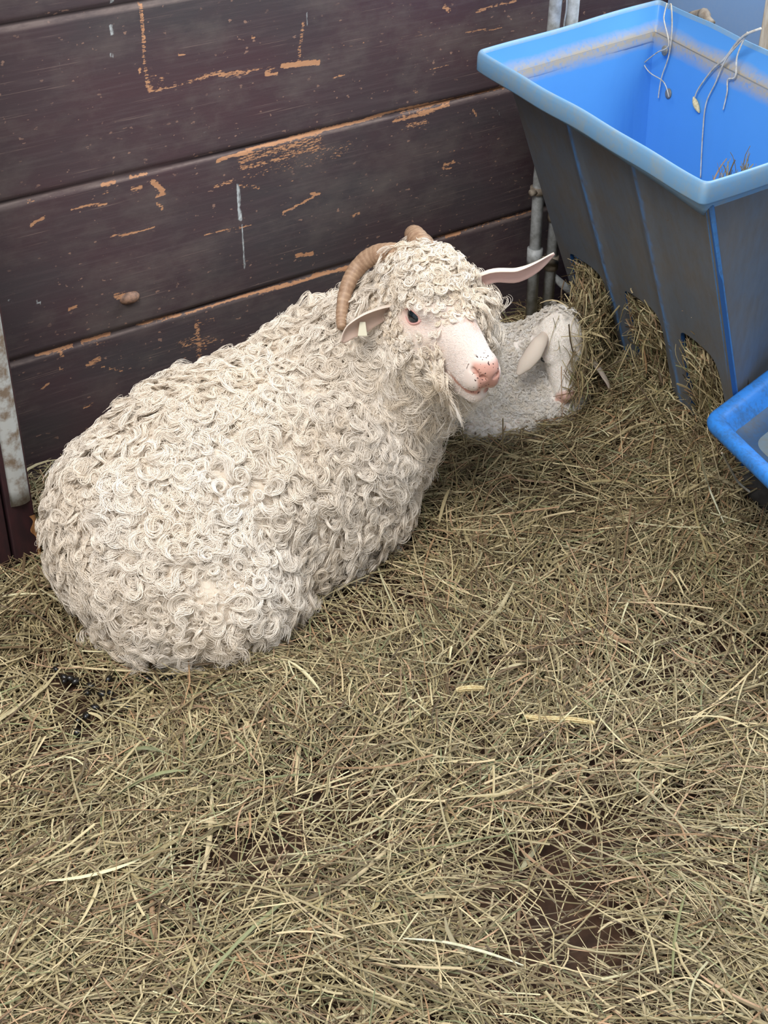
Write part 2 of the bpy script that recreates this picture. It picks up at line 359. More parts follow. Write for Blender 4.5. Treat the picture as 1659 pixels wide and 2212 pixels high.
def build_wall():
    xs = np.arange(-.35, 2.62, .005); zs = np.arange(-.02, 1.36, .005)
    X, Z = np.meshgrid(xs, zs, indexing='ij')
    # board profile: a groove at every joint, the lower board's top edge rounded forward
    y = np.full(X.shape, WY); gap = np.zeros(X.shape)
    for k in range(1, 5):
        d = Z - seam_z(k, X)
        g = np.exp(-(d / .004) ** 2)
        y = y + .006 * g
        gap = np.maximum(gap, np.clip(1.1 - np.abs(d - .0008) / .0026, 0, 1))
    # random low wave of the planks
    y = y + .003 * (vnoise(np.stack([X * 1.3, Z * 9], -1), 5) - .5)
    P = np.stack([X.ravel(), Z.ravel()], 1)
    def paint(strokes):
        out = np.zeros(len(P))
        for pts, w, s in strokes:
            for a, b in zip(pts[:-1], pts[1:]):
                a = np.array(a); b = np.array(b); ab = b - a
                lo = np.minimum(a, b) - 3 * w - .01; hi = np.maximum(a, b) + 3 * w + .01
                m = ((P > lo) & (P < hi)).all(1)
                q = P[m]
                t = np.clip(((q - a) @ ab) / (ab @ ab + 1e-12), 0, 1)
                d = np.linalg.norm(q - a - t[:, None] * ab, axis=1)
                ww = max(w * (1.5 if s < .8 else 1.0), .0034)
                out[m] = np.maximum(out[m], s * np.clip(1.5 - d / ww, 0, 1))
        return out
    wear = paint(WEAR); white = paint(WHITE)
    for k in range(1, 4):                                            # every joint edge is rubbed a little
        d = seam_z(k, P[:, 0]) - P[:, 1]
        n = vnoise(np.stack([P[:, 0] * 7, np.full(len(P), k * 3.1)], 1), 9)
        wear = np.maximum(wear, np.where((d > 0.001) & (d < .012), .38 * n, 0))
    n = vnoise(np.stack([P[:, 0] * 5, P[:, 1] * 9], 1), 21)
    wear = np.maximum(wear, .30 * np.clip(n - .35, 0, 1) / .65)
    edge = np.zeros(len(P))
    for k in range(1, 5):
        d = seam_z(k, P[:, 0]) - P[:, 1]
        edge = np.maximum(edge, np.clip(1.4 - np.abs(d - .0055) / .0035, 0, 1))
    V = np.stack([X.ravel(), y.ravel(), Z.ravel()], 1)
    nx, nz = len(xs), len(zs)
    I = np.arange(nx * nz).reshape(nx, nz)
    F = np.stack([I[:-1, :-1], I[1:, :-1], I[1:, 1:], I[:-1, 1:]], -1).reshape(-1, 4)
    # a back so that the wall has its thickness
    b = len(V)
    V = np.concatenate([V, [[xs[0], WY + .05, zs[0]], [xs[-1], WY + .05, zs[0]], [xs[-1], WY + .05, zs[-1]], [xs[0], WY + .05, zs[-1]]]])
    F2 = [[b + 3, b + 2, b + 1, b], [I[0, 0], b, b + 1, I[-1, 0]], [I[0, -1], I[-1, -1], b + 2, b + 3], [I[0, 0], I[0, -1], b + 3, b], [I[-1, 0], b + 1, b + 2, I[-1, -1]]]
    me = np_mesh('wall_back', V, [F, np.array(F2)])
    z4 = np.zeros(4)
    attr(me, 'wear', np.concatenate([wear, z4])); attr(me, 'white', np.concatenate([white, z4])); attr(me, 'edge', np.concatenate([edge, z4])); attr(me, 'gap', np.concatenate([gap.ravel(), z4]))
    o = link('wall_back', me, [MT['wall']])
    tag(o, 'back wall of wide dark maroon boards with chipped paint', 'wall', kind='structure')
build_wall()

def build_floor():
    xs = np.arange(-.4, 2.7, .012); ys = np.arange(.0, 2.2, .012)
    X, Y = np.meshgrid(xs, ys, indexing='ij')
    Z = -.006 + .010 * (vnoise(np.stack([X * 14, Y * 14], -1), 3) - .5) + .006 * (vnoise(np.stack([X * 45, Y * 45], -1), 4) - .5)
    I = np.arange(X.size).reshape(X.shape)
    F = np.stack([I[:-1, :-1], I[1:, :-1], I[1:, 1:], I[:-1, 1:]], -1).reshape(-1, 4)
    o = link('floor', np_mesh('floor', np.stack([X.ravel(), Y.ravel(), Z.ravel()], 1), F), [MT['soil']])
    tag(o, 'packed brown earth floor under the hay', 'floor', kind='structure')
build_floor()

# right-hand end wall: a pale blue panel seen over the feeder
mb = MB(); mb.box((2.32, .2, -.02), (2.36, 2.138, .80))
tag(mb.build('wall_right', [MT['blue_wall']], smooth=False), 'pale blue panel wall seen above the blue feeder', 'wall', kind='structure')
mb = MB(); mb.box((2.265, 1.775, 0), (2.318, 1.838, 1.0))
o = mb.build('wooden_post', [MT['beige']], bevel=.004)
tag(o, 'pale weathered upright post standing against the blue panel wall', 'post')

# left partition: a board, a stile and an added shade board, with a grey strip nailed over its edge
prt = empty('wooden_partition', (.35, 1.9, 0))
tag(prt, 'dark maroon board partition at left edge of the pen beside the grey strip', 'partition')
mb = MB()
mb.box((-.35, 1.884, -.01), (.628, 1.915, 1.3)); mb.build('panel', [MT['trim']], prt, bevel=.002)
mb = MB(); mb.box((.600, 1.915, -.01), (.628, 2.134, 1.3)); mb.build('shade_board', [MT['trim']], prt, bevel=.002)  # unseen return board, added to block ambient light and darken the wall beside it
mb = MB(); mb.box((.632, 1.880, -.01), (.677, 1.925, 1.3)); st_ = mb.build('stile', [MT['trim']], prt, bevel=.003)
# bare wood worn through at the stile's corner
V = []; F = []
zz = np.linspace(.012, .112, 24)
for k, z in enumerate(zz):
    w = .004 + .012 * vnoise(np.array([[z * 60, 2.]]), 2)[0] * (.3 + .7 * (k / 23.))
    V += [[.6772 - w, 1.8793, z], [.6772, 1.8790, z], [.6778, 1.8815 + w * .6, z]]
for k in range(23):
    F += [(3 * k, 3 * k + 1, 3 * k + 4, 3 * k + 3), (3 * k + 1, 3 * k + 2, 3 * k + 5, 3 * k + 4)]
mb = MB(); mb.add(V, F); o = mb.build('bare_patch', [MT['raw']], st_); o['label'] = 'bare orange wood where the paint is worn off'
# strip: shallow curved channel
V = []; F = []
zs_ = np.linspace(.141, 1.3, 40); na = 9
for z in zs_:
    for th in (0, 1):
        for a in np.linspace(0, 1, na):
            b = .0075 * math.sin(math.pi * a) - th * .0018
            V.append([.640 + .0335 * a, 1.8795 - b, z + .002 * math.sin(a * 3)])
for i in range(len(zs_) - 1):
    for th in (0, 1):
        for j in range(na - 1):
            a = i * 2 * na + th * na + j; q = (a, a + 1, a + 2 * na + 1, a + 2 * na)
            F.append(q if th == 0 else q[::-1])
    for j in (0, na - 1):
        a = i * 2 * na + j; F.append((a, a + na, a + 3 * na, a + 2 * na))
for j in range(na - 1): F.append((j, j + na, j + na + 1, j + 1))
mb = MB(); mb.add(V, F)
tag(mb.build('corner_strip', [MT['strip']]), 'dirty light grey plastic strip fixed upright on the edge of the left partition', 'strip')

# rounded wooden peg sticking out of the wall
V = []; F = []
n1, n2 = 18, 9
for i in range(n2 + 1):
    a = i / n2 * math.pi / 2
    for j in range(n1):
        b = j / n1 * 2 * math.pi
        V.append([1.009 + .021 * math.cos(a) * math.cos(b), WY - .016 * math.sin(a) + .004, .305 + .0125 * math.cos(a) * math.sin(b)])
for i in range(n2):
    for j in range(n1):
        F.append((i * n1 + j, i * n1 + (j + 1) % n1, (i + 1) * n1 + (j + 1) % n1, (i + 1) * n1 + j))
mb = MB(); mb.add(V, F)
MT['knot'] = m_simple('worn_knot', lin(104, 84, 76), lin(168, 132, 110), 90, .6, .3, bump=.5)
tag(mb.build('wooden_peg', [MT['knot']]), 'small rounded wooden peg on the maroon wall above the resting goat', 'peg')

# galvanised pole and gate in the corner
pole = empty('metal_pole', (1.914, 2.06, 0))
tag(pole, 'thin galvanised upright pole nearest the goat, beside the blue feeder', 'pole')
mb = MB(); mb.tube([(1.920, 2.06, .0), (1.914, 2.06, .35), (1.924, 2.06, .72), (1.93, 2.06, 1.2)], .0125, 14); mb.build('tube', [MT['galv']], pole)
mb = MB(); mb.tube([(1.914, 2.06, .318), (1.914, 2.06, .332)], .0175, 14); mb.tube([(1.902, 2.055, .325), (1.888, 2.055, .326)], .007, 8); mb.build('collar', [MT['rust']], pole)
mb = MB(); mb.tube([(1.917, 2.06, .155), (1.917, 2.06, .195)], .0168, 14); mb.build('collar', [MT['galv']], pole)
mb = MB(); mb.tube(spline([(1.937, 2.045, .72), (1.938, 2.044, .69), (1.936, 2.045, .66), (1.938, 2.044, .62)], 12), .0016, 6); w = mb.build('wire', [MT['galv']], pole)
gate = empty('metal_gate', (1.97, 2.06, 0))
tag(gate, 'galvanised tube gate with a diagonal brace, half hidden behind the feeder', 'gate')
mb = MB(); mb.tube([(1.966, 2.06, .0), (1.968, 2.06, .35), (1.973, 2.06, 1.2)], .0125, 14); mb.build('upright', [MT['galv']], gate)
mb = MB(); mb.tube([(1.970, 2.058, .118), (2.05, 2.06, .046), (2.11, 2.06, -.0)], .0085, 12); mb.build('brace', [MT['galv']], gate)
mb = MB(); mb.tube([(1.966, 2.06, .135), (1.966, 2.06, .165)], .0165, 14); mb.tube([(1.966, 2.045, .152), (1.94, 2.045, .165), (1.925, 2.045, .172)], .008, 8); mb.build('hinge', [MT['rust']], gate)
mb = MB(); mb.tube([(1.968, 2.06, .245), (1.968, 2.06, .26)], .0165, 14); mb.build('collar', [MT['rust']], gate)
for z in (.42, .92):
    mb = MB(); mb.tube([(1.968, 2.085, z), (2.3, 2.085, z)], .011, 10); mb.build('rail', [MT['galv']], gate)

# ---------- hay feeder ----------
L0 = np.array([1.745, 1.945, .61]); EU = np.array([-.2324, -.9726, 0]); EV = np.array([.3200, -.0765, -.9443]); EN = np.array([-.9185, .2195, -.3290])
def pan(u, v, d=0.): return L0 + EU * u + EV * v + EN * d           # d > 0 is outward, towards the goats
SLOTS = [
    [(.020, .375), (.034, .366), (.074, .363), (.117, .361), (.140, .365), (.155, .378), (.160, .400), (.158, .46), (.157, .585), (.004, .585), (.012, .48)],
    [(.233, .362), (.246, .351), (.293, .346), (.335, .344), (.355, .352), (.365, .374), (.365, .41), (.357, .47), (.354, .585), (.236, .585), (.236, .48)],
    [(.430, .352), (.446, .339), (.496, .336), (.532, .340), (.547, .355), (.553, .385), (.553, .45), (.550, .585), (.420, .585), (.423, .50)],
]
def smooth_poly(p, it=2):
    p = np.array(p)
    for _ in range(it):
        q = np.roll(p, -1, 0); p = np.stack([.8 * p + .2 * q, .2 * p + .8 * q], 1).reshape(-1, 2)
    return p
def build_feeder():
    root = empty('hay_feeder', (1.85, 1.65, 0))
    tag(root, 'big blue plastic hay feeder hopper with dirty grey sides and three arched slots', 'feeder')
    TH = .008
    bm = bmesh.new()
    wl = bm.verts.layers.float.new('worn')
    def worn(u, v):
        c1 = abs(u - (.181 + .013 * v)); c2 = abs(u - (.395 - .012 * v)); cf = abs(u - (.613 - .075 * v))
        return max(np.clip(1.25 - c1 / .007, 0, 1) * .85, np.clip(1.2 - c2 / .006, 0, 1) * .7)
    outer = [(-.058, 0), (-.015, .50), (-.006, .612)] + [(u, .612) for u in np.linspace(.03, .53, 12)] + [(.567, .612), (.5865, .40), (.613, 0)] + [(u, 0) for u in np.linspace(.57, 0, 14)]
    loops = [np.array(outer)] + [smooth_poly(s) for s in SLOTS]
    # subdivide long edges of the outline
    def dens(p, h=.03):
        out = []
        for a, b in zip(p, np.roll(p, -1, 0)):
            k = max(1, int(np.linalg.norm(b - a) / h))
            out += [a + (b - a) * i / k for i in range(k)]
        return np.array(out)
    # faces by filling the outline with holes, then inner points by subdivision
    edges = []
    for lp in loops:
        vs_ = [bm.verts.new((p[0], p[1], 0)) for p in dens(lp)]
        edges += [bm.edges.new((a, b)) for a, b in zip(vs_, vs_[1:] + vs_[:1])]
    bmesh.ops.triangle_fill(bm, use_beauty=True, use_dissolve=False, edges=edges)
    for _ in range(5):
        long = [e for e in bm.edges if e.calc_length() > .016]
        if not long: break
        bmesh.ops.subdivide_edges(bm, edges=long, cuts=1)
        bmesh.ops.triangulate(bm, faces=[f for f in bm.faces if len(f.verts) > 3])
    bm.normal_update()
    V = np.array([v.co[:2] for v in bm.verts]); F = [[v.index for v in f.verts] for f in bm.faces]
    bm.verts.index_update(); F = [[v.index for v in f.verts] for f in bm.faces]
    bnd = [(e.verts[0].index, e.verts[1].index) for e in bm.edges if len(e.link_faces) == 1]
    bm.free()
    n = len(V)
    ridge = np.array([.006 * np.exp(-((u - (.181 + .013 * v)) / .02) ** 2) + .005 * np.exp(-((u - (.395 - .012 * v)) / .02) ** 2) + .0015 * math.sin(u * 9 + v * 6) for u, v in V])
    A = np.array([pan(u, v, r) for (u, v), r in zip(V, ridge)]); B = np.array([pan(u, v, r - TH) for (u, v), r in zip(V, ridge)])
    # orient the outer skin outwards
    f0 = F[0]; nn = np.cross(A[f0[1]] - A[f0[0]], A[f0[2]] - A[f0[0]])
    faces = []
    mats = []
    for f in F:
        nn = np.cross(A[f[1]] - A[f[0]], A[f[2]] - A[f[0]])
        f = f if nn @ EN > 0 else f[::-1]
        faces.append(f); mats.append(0)
        faces.append([i + n for i in f[::-1]]); mats.append(1)
    for a, b in bnd:
        faces.append([a, b, b + n, a + n]); mats.append(2)
    wv = np.array([worn(u, v) for u, v in V])
    # the other three walls and the bottom, as slabs
    inner_top = [pan(-.058, 0), pan(.613, 0), np.array([2.02, 1.352, .61]), np.array([2.185, 2.04, .61])]
    bot = [pan(-.006, .612), pan(.567, .612), np.array([1.985, 1.48, .03]), np.array([2.10, 1.93, .03])]
    VV = [A, B]; WW = [wv, wv]; base = 2 * n
    for k in (1, 2, 3):
        a, b = inner_top[k], inner_top[(k + 1) % 4]; c, d = bot[(k + 1) % 4], bot[k]
        nrm = np.cross(b - a, d - a); nrm /= np.linalg.norm(nrm)
        cen = (a + b + c + d) / 4
        if nrm @ (cen - np.array([1.87, 1.65, .35])) < 0: nrm = -nrm
        G = 14
        ss, tt = np.meshgrid(np.linspace(0, 1, G), np.linspace(0, 1, G), indexing='ij')
        P = (a * (1 - ss[..., None]) + b * ss[..., None]) * (1 - tt[..., None]) + (d * (1 - ss[..., None]) + c * ss[..., None]) * tt[..., None]
        P = P + nrm * (.004 * np.sin(ss * 6.28 * 1.5) * np.sin(tt * 3))[..., None]
        P = P.reshape(-1, 3); Q = P - nrm * TH
        I = np.arange(G * G).reshape(G, G)
        q4 = np.stack([I[:-1, :-1], I[1:, :-1], I[1:, 1:], I[:-1, 1:]], -1).reshape(-1, 4)
        s0 = np.cross(P[q4[0][1]] - P[q4[0][0]], P[q4[0][2]] - P[q4[0][0]]) @ nrm
        if s0 < 0: q4 = q4[:, ::-1]
        faces += (q4 + base).tolist(); mats += [0] * len(q4)
        faces += (q4[:, ::-1] + base + G * G).tolist(); mats += [1] * len(q4)
        rim_ = list(I[:, 0]) + list(I[-1, 1:]) + list(I[-2::-1, -1]) + list(I[0, -2:0:-1])
        for i, j in zip(rim_, rim_[1:] + rim_[:1]):
            faces.append([base + i, base + j, base + G * G + j, base + G * G + i]); mats.append(0)
        edge = ss.reshape(-1) if k == 1 else 0 * ss.reshape(-1)
        w_ = np.clip(1.2 - edge / .03, 0, 1) * (k == 1) * .0
        VV += [P, Q]; WW += [w_, w_]; base += 2 * G * G
    bb = np.array(bot); VV += [bb, bb - [0, 0, .008]]; WW += [np.zeros(8)]
    faces += [[base, base + 1, base + 2, base + 3], [base + 7, base + 6, base + 5, base + 4]] + [[base + i, base + 4 + i, base + 4 + (i + 1) % 4, base + (i + 1) % 4] for i in range(4)]
    mats += [1] + [0] * 5
    me = bpy.data.meshes.new('hopper')
    me.from_pydata(np.concatenate(VV).tolist(), [], faces)
    me.polygons.foreach_set('material_index', mats)
    me.update()
    attr(me, 'worn', np.concatenate(WW))
    link('hopper', me, [MT['bin_out'], MT['bin_in'], MT['edge']], root)
    # corner bead between the slotted side and the front
    mb = MB(); e0, e1 = pan(.607, .0, -.006), pan(.562, .60, -.006)
    mb.tube([e0 + (e1 - e0) * t + np.array([0, 0, 0]) for t in np.linspace(0, 1, 12)], .0075, 12); mb.build('corner_bead', [MT['rim_worn']], root)['label'] = 'scuffed bright blue corner'
    # rim
    ring_o = [np.array([1.69, 2.015, 0]), np.array([1.56, 1.322, 0]), np.array([2.058, 1.325, 0]), np.array([2.222, 2.072, 0])]
    ring_i = [np.array([*(p[:2] + (np.array([1.89, 1.69]) - p[:2]) * .035), 0]) for p in inner_top]
    def ring(f, z, rad=.014, N=40, seg=7):
        c = [o_ + (i_ - o_) * f for o_, i_ in zip(ring_o, ring_i)]
        rad = rad * (1 - .5 * f)
        out = []
        for k in range(4):
            p, a, b = c[k], c[k - 1], c[(k + 1) % 4]
            da = (a - p) / np.linalg.norm(a - p); db = (b - p) / np.linalg.norm(b - p)
            for t in np.linspace(0, 1, seg):
                out.append((1 - t) ** 2 * (p + da * rad) + 2 * t * (1 - t) * p + t * t * (p + db * rad))
            p2 = p + db * rad; pa = (c[k] - b) / np.linalg.norm(c[k] - b); p3 = b + pa * rad
            for t in np.linspace(0, 1, N + 2)[1:-1]: out.append(p2 + (p3 - p2) * t)
        out = np.array(out); out[:, 2] = z
        x, y = out[:, 0], out[:, 1]
        out[:, 2] += .0011 * np.sin(x * 17 + y * 11) + .0008 * np.sin(y * 31)
        return out
    prof = [(0.03, .625), (-.0, .628), (-.0, .650), (.02, .6575), (.06, .6605), (.13, .6605), (.16, .652), (.80, .618), (1.0, .596), (.98, .586), (.70, .602), (.20, .640), (.14, .640), (.13, .627)]
    R = [ring(f, z) for f, z in prof]
    m = len(R[0]); k = len(R)
    V = np.concatenate(R)
    F = []; M = []
    for i in range(k):
        for j in range(m):
            F.append((i * m + j, i * m + (j + 1) % m, ((i + 1) % k) * m + (j + 1) % m, ((i + 1) % k) * m + j)); M.append(1 if 6 <= i <= 8 else 0)
    me = bpy.data.meshes.new('rim'); me.from_pydata(V.tolist(), [], F); me.polygons.foreach_set('material_index', M)
    me.polygons.foreach_set('use_smooth', [True] * len(F)); me.update()
    bm = bmesh.new(); bm.from_mesh(me); bmesh.ops.recalc_face_normals(bm, faces=bm.faces); bm.to_mesh(me); bm.free()
    link('rim', me, [MT['rim'], MT['bin_in']], root)
    for c in ((2.165, 1.973, .590), (2.151, 1.948, .512)):
        V = []; F = []; c = np.array(c) + np.array([-.968, .2315, .094]) * (.024 if c[2] > .55 else .014) + np.array([.0065, -.0047, 0])
        nrm = np.array([-.968, .2315, .094]); t1 = np.cross(nrm, [0, 0, 1]); t1 /= np.linalg.norm(t1); t2 = np.cross(nrm, t1)
        for i in range(6):
            a = i / 5 * math.pi / 2
            for j in range(16):
                b = j / 16 * 2 * math.pi
                V.append(c + nrm * (.004 * math.sin(a) - .001) + .0105 * max(math.cos(a), .02) * (t1 * math.cos(b) + t2 * math.sin(b)))
        F = [(i * 16 + j, i * 16 + (j + 1) % 16, (i + 1) * 16 + (j + 1) % 16, (i + 1) * 16 + j) for i in range(5) for j in range(16)]
        mb = MB(); mb.add(V, F); mb.build('bolt', [MT['bolt']], root)
    mb = MB(); mb.tube(spline([(2.232, 1.99, .642), (2.226, 1.955, .656), (2.205, 1.93, .660), (2.20, 1.905, .652)], 14), [.010] * 5 + [.012] * 5 + [.008] * 4, 10)
    mb.build('bracket', [MT['rust']], root)
MT['edge'] = m_plain('cut_blue_edge', lin(40, 84, 140), .5)
MT['rim_worn'] = m_blue('scuffed_blue', lin(66, 126, 190), lin(74, 92, 110), .9, 60)
build_feeder()

# ---------- blue tray in front of the feeder ----------
def build_tray():
    root = empty('feed_tray', (1.70, 1.1, 0))
    tag(root, 'bright blue plastic feed tray at right edge, dirty inside, below the hopper', 'tray')
    # outline at the rim: corner, along +x, along -y
    c0 = np.array([1.632, 1.318, 0]); ex = np.array([.975, .222, 0]); ey = np.array([-.294, -.956, 0])
    c = [c0, c0 + ey * .45, c0 + ey * .45 + ex * .33, c0 + ex * .33]
    def ring(ins, z, rad, seg=9, N=16):
        out = []
        cen = sum(c) / 4
        q = []
        for k in range(4):
            p, a, b = c[k], c[k - 1], c[(k + 1) % 4]
            da = (a - p) / np.linalg.norm(a - p); db = (b - p) / np.linalg.norm(b - p)
            q.append(p + (da + db) * ins)
        for k in range(4):
            p, a, b = q[k], q[k - 1], q[(k + 1) % 4]
            da = (a - p) / np.linalg.norm(a - p); db = (b - p) / np.linalg.norm(b - p)
            for t in np.linspace(0, 1, seg):
                out.append((1 - t) ** 2 * (p + da * rad) + 2 * t * (1 - t) * p + t * t * (p + db * rad))
            p2 = p + db * rad; p3 = b - db * rad
            for t in np.linspace(0, 1, N + 2)[1:-1]: out.append(p2 + (p3 - p2) * t)
        out = np.array(out); out[:, 2] = z
        return out
    prof = [(.012, .218, .026), (.002, .224, .028), (.0, .232, .029), (.003, .239, .028), (.009, .242, .026), (.026, .241, .020), (.032, .238, .018), (.039, .232, .018), (.058, .208, .02), (.066, .202, .025)]
    under = [(.090, .088, .03), (.10, .0, .03)]
    def loft(P, M=0):
        R = [ring(*p) for p in P]; m = len(R[0]); V = np.concatenate(R)
        F = [(i * m + j, i * m + (j + 1) % m, (i + 1) * m + (j + 1) % m, (i + 1) * m + j) for i in range(len(R) - 1) for j in range(m)]
        return V, F, m, len(R)
    V, F, m, k = loft(prof)
    mb = MB(); mb.add(V, F); o = mb.build('rim', [MT['tray']], root)
    V, F, m, k = loft(prof[-2:] + [(.085, .199, .03), (.11, .198, .02)])
    F.append(tuple((k - 1) * m + j for j in range(m)))
    mb = MB(); mb.add(V, F); mb.build('pan', [MT['tray_in']], root)
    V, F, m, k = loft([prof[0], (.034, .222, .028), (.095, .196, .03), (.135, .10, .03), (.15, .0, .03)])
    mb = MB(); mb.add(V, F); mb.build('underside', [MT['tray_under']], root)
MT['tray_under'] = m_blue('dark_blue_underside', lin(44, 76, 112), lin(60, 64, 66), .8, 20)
build_tray()

# beam on the ground under the feeder
mb = MB()
mb.tube(spline([(1.86, 1.62, .024), (1.825, 1.44, .034), (1.806, 1.33, .034), (1.79, 1.2, .034), (1.775, 1.05, .034)], 30), .028, 14)
tag(mb.build('ground_beam', [MT['rubber']]), 'dark grimy round beam lying on the ground under the feeder and tray', 'beam')
# ---------- implicit surfaces ----------
def _smin(a, b, k):
    h = np.clip(0.5 + 0.5 * (b - a) / k, 0, 1)
    return b + (a - b) * h - k * h * (1 - h)

def _smax(a, b, k):
    return -_smin(-a, -b, k)

def ell(P, c, r, M=None):
    q = P - np.asarray(c, np.float32)
    if M is not None:
        q = q @ np.asarray(M, np.float32)
    r = np.asarray(r, np.float32)
    k0 = np.sqrt(((q / r) ** 2).sum(-1)) + 1e-9
    k1 = np.sqrt(((q / (r * r)) ** 2).sum(-1)) + 1e-9
    return k0 * (k0 - 1) / k1

def cone(P, a, b, r1, r2):
    a = np.asarray(a, np.float32); b = np.asarray(b, np.float32)
    ab = b - a
    t = np.clip(((P - a) @ ab) / (ab @ ab), 0, 1)
    return np.sqrt(((P - a - t[..., None] * ab) ** 2).sum(-1)) - (r1 + (r2 - r1) * t)

def surface_nets(f, xs, ys, zs):
    nx, ny, nz = f.shape
    s = f < 0
    c = np.zeros((nx - 1, ny - 1, nz - 1), np.int8)
    for i in (0, 1):
        for j in (0, 1):
            for k in (0, 1):
                c += s[i:nx - 1 + i, j:ny - 1 + j, k:nz - 1 + k]
    act = (c > 0) & (c < 8)
    ci = np.argwhere(act)
    idx = -np.ones(act.shape, np.int64)
    idx[act] = np.arange(len(ci))
    G = [xs, ys, zs]
    acc = np.zeros((len(ci), 3)); cnt = np.zeros(len(ci))
    corner = lambda o: f[ci[:, 0] + o[0], ci[:, 1] + o[1], ci[:, 2] + o[2]]
    pos = lambda o: np.stack([G[a][ci[:, a] + o[a]] for a in range(3)], 1)
    for ax in range(3):
        o1, o2 = [a for a in range(3) if a != ax]
        for u in (0, 1):
            for v in (0, 1):
                A = [0, 0, 0]; A[o1] = u; A[o2] = v
                B = list(A); B[ax] = 1
                fa, fb = corner(A), corner(B)
                m = (fa < 0) != (fb < 0)
                t = fa[m] / (fa[m] - fb[m])
                pa, pb = pos(A)[m], pos(B)[m]
                acc[m] += pa + (pb - pa) * t[:, None]; cnt[m] += 1
    V = acc / np.maximum(cnt, 1)[:, None]
    quads = []
    for ax in range(3):
        o1, o2 = (ax + 1) % 3, (ax + 2) % 3
        sl0 = [slice(None)] * 3; sl1 = [slice(None)] * 3
        sl0[ax] = slice(0, -1); sl1[ax] = slice(1, None)
        for o in (o1, o2):
            sl0[o] = slice(1, -1); sl1[o] = slice(1, -1)
        a, b = s[tuple(sl0)], s[tuple(sl1)]
        e = np.argwhere(a != b)
        inside = a[tuple(e.T)]
        e[:, o1] += 1; e[:, o2] += 1
        def cell(d1, d2):
            q = e.copy(); q[:, o1] -= d1; q[:, o2] -= d2
            return idx[tuple(q.T)]
        q = np.stack([cell(1, 1), cell(0, 1), cell(0, 0), cell(1, 0)], 1)
        q[~inside] = q[~inside][:, ::-1]
        quads.append(q)
    return V, np.concatenate(quads)

def axis(segs):
    """piecewise grid: list of (start, stop, step)"""
    out = []
    for a, b, h in segs:
        out.append(np.arange(a, b - 1e-9, h))
    return np.concatenate(out + [np.array([segs[-1][1]])]).astype(np.float32)

def field(xs, ys, zs, fn, chunk=24):
    f = np.empty((len(xs), len(ys), len(zs)), np.float32)
    for i in range(0, len(xs), chunk):
        P = np.stack(np.meshgrid(xs[i:i + chunk], ys, zs, indexing='ij'), -1).astype(np.float32)
        f[i:i + chunk] = fn(P)
    return f

# ---------- adult goat ----------
HS = 0.95                                                     # head scale
HM = np.array([[-0.1203, 0.9881, 0.0958], [-0.9903, -0.1262, 0.0573], [0.0687, -0.0879, 0.9937]])
HP = np.array([1.2581, 1.5584, 0.4451])                           # between the eyes
def head_to_world(p):
    return np.asarray(p, float) @ HM.T * HS + HP
def world_to_head(P):
    return (P - HP) @ HM / HS

def head_sdf(Q):
    d = ell(Q, (-.055, 0, .018), (.078, .060, .066))                          # cranium
    d = _smin(d, ell(Q, (-.02, 0, .035), (.05, .052, .04)), .03)              # forehead
    d = _smin(d, cone(Q, (.0, 0, -.006), (.125, 0, -.046), .049, .027), .03)     # nasal bridge
    d = _smin(d, cone(Q, (-.03, 0, -.045), (.095, 0, -.074), .05, .026), .03)   # jaw
    for s in (-1, 1):
        d = _smin(d, ell(Q, (.01, s * .036, .016), (.034, .022, .018)), .018)    # brow
        d = _smin(d, ell(Q, (-.01, s * .040, -.040), (.045, .022, .035)), .025)  # cheek
        d = _smin(d, ell(Q, (.128, s * .014, -.062), (.030, .019, .024)), .014)  # upper lip
    d = _smin(d, ell(Q, (.138, 0, -.046), (.022, .021, .018)), .016)          # nose pad
    d = _smin(d, cone(Q, (.075, 0, -.090), (.122, 0, -.0935), .024, .0185), .010)   # lower lip and chin
    for s in (-1, 1):
        d = _smax(d, -ell(Q, (.0050, s * .066, .001), (.0200, .018, .0112)), .003)   # eye opening
        # lids
        # nostril slits
        nz = cone(Q, (.1605, s * .008, -.056), (.145, s * .0235, -.043), .0030, .0042)
        d = _smax(d, -nz, .003)
        mth = cone(Q, (.150, s * .004, -.0835), (.118, s * .0285, -.0800), .0030, .0030)
        d = _smax(d, -mth, .003)
        mth = cone(Q, (.118, s * .0285, -.0800), (.082, s * .0375, -.068), .0032, .0024)
        d = _smax(d, -mth, .003)
    d = _smax(d, -cone(Q, (.163, 0, -.058), (.154, 0, -.079), .0012, .0012), .003)    # philtrum
    return d

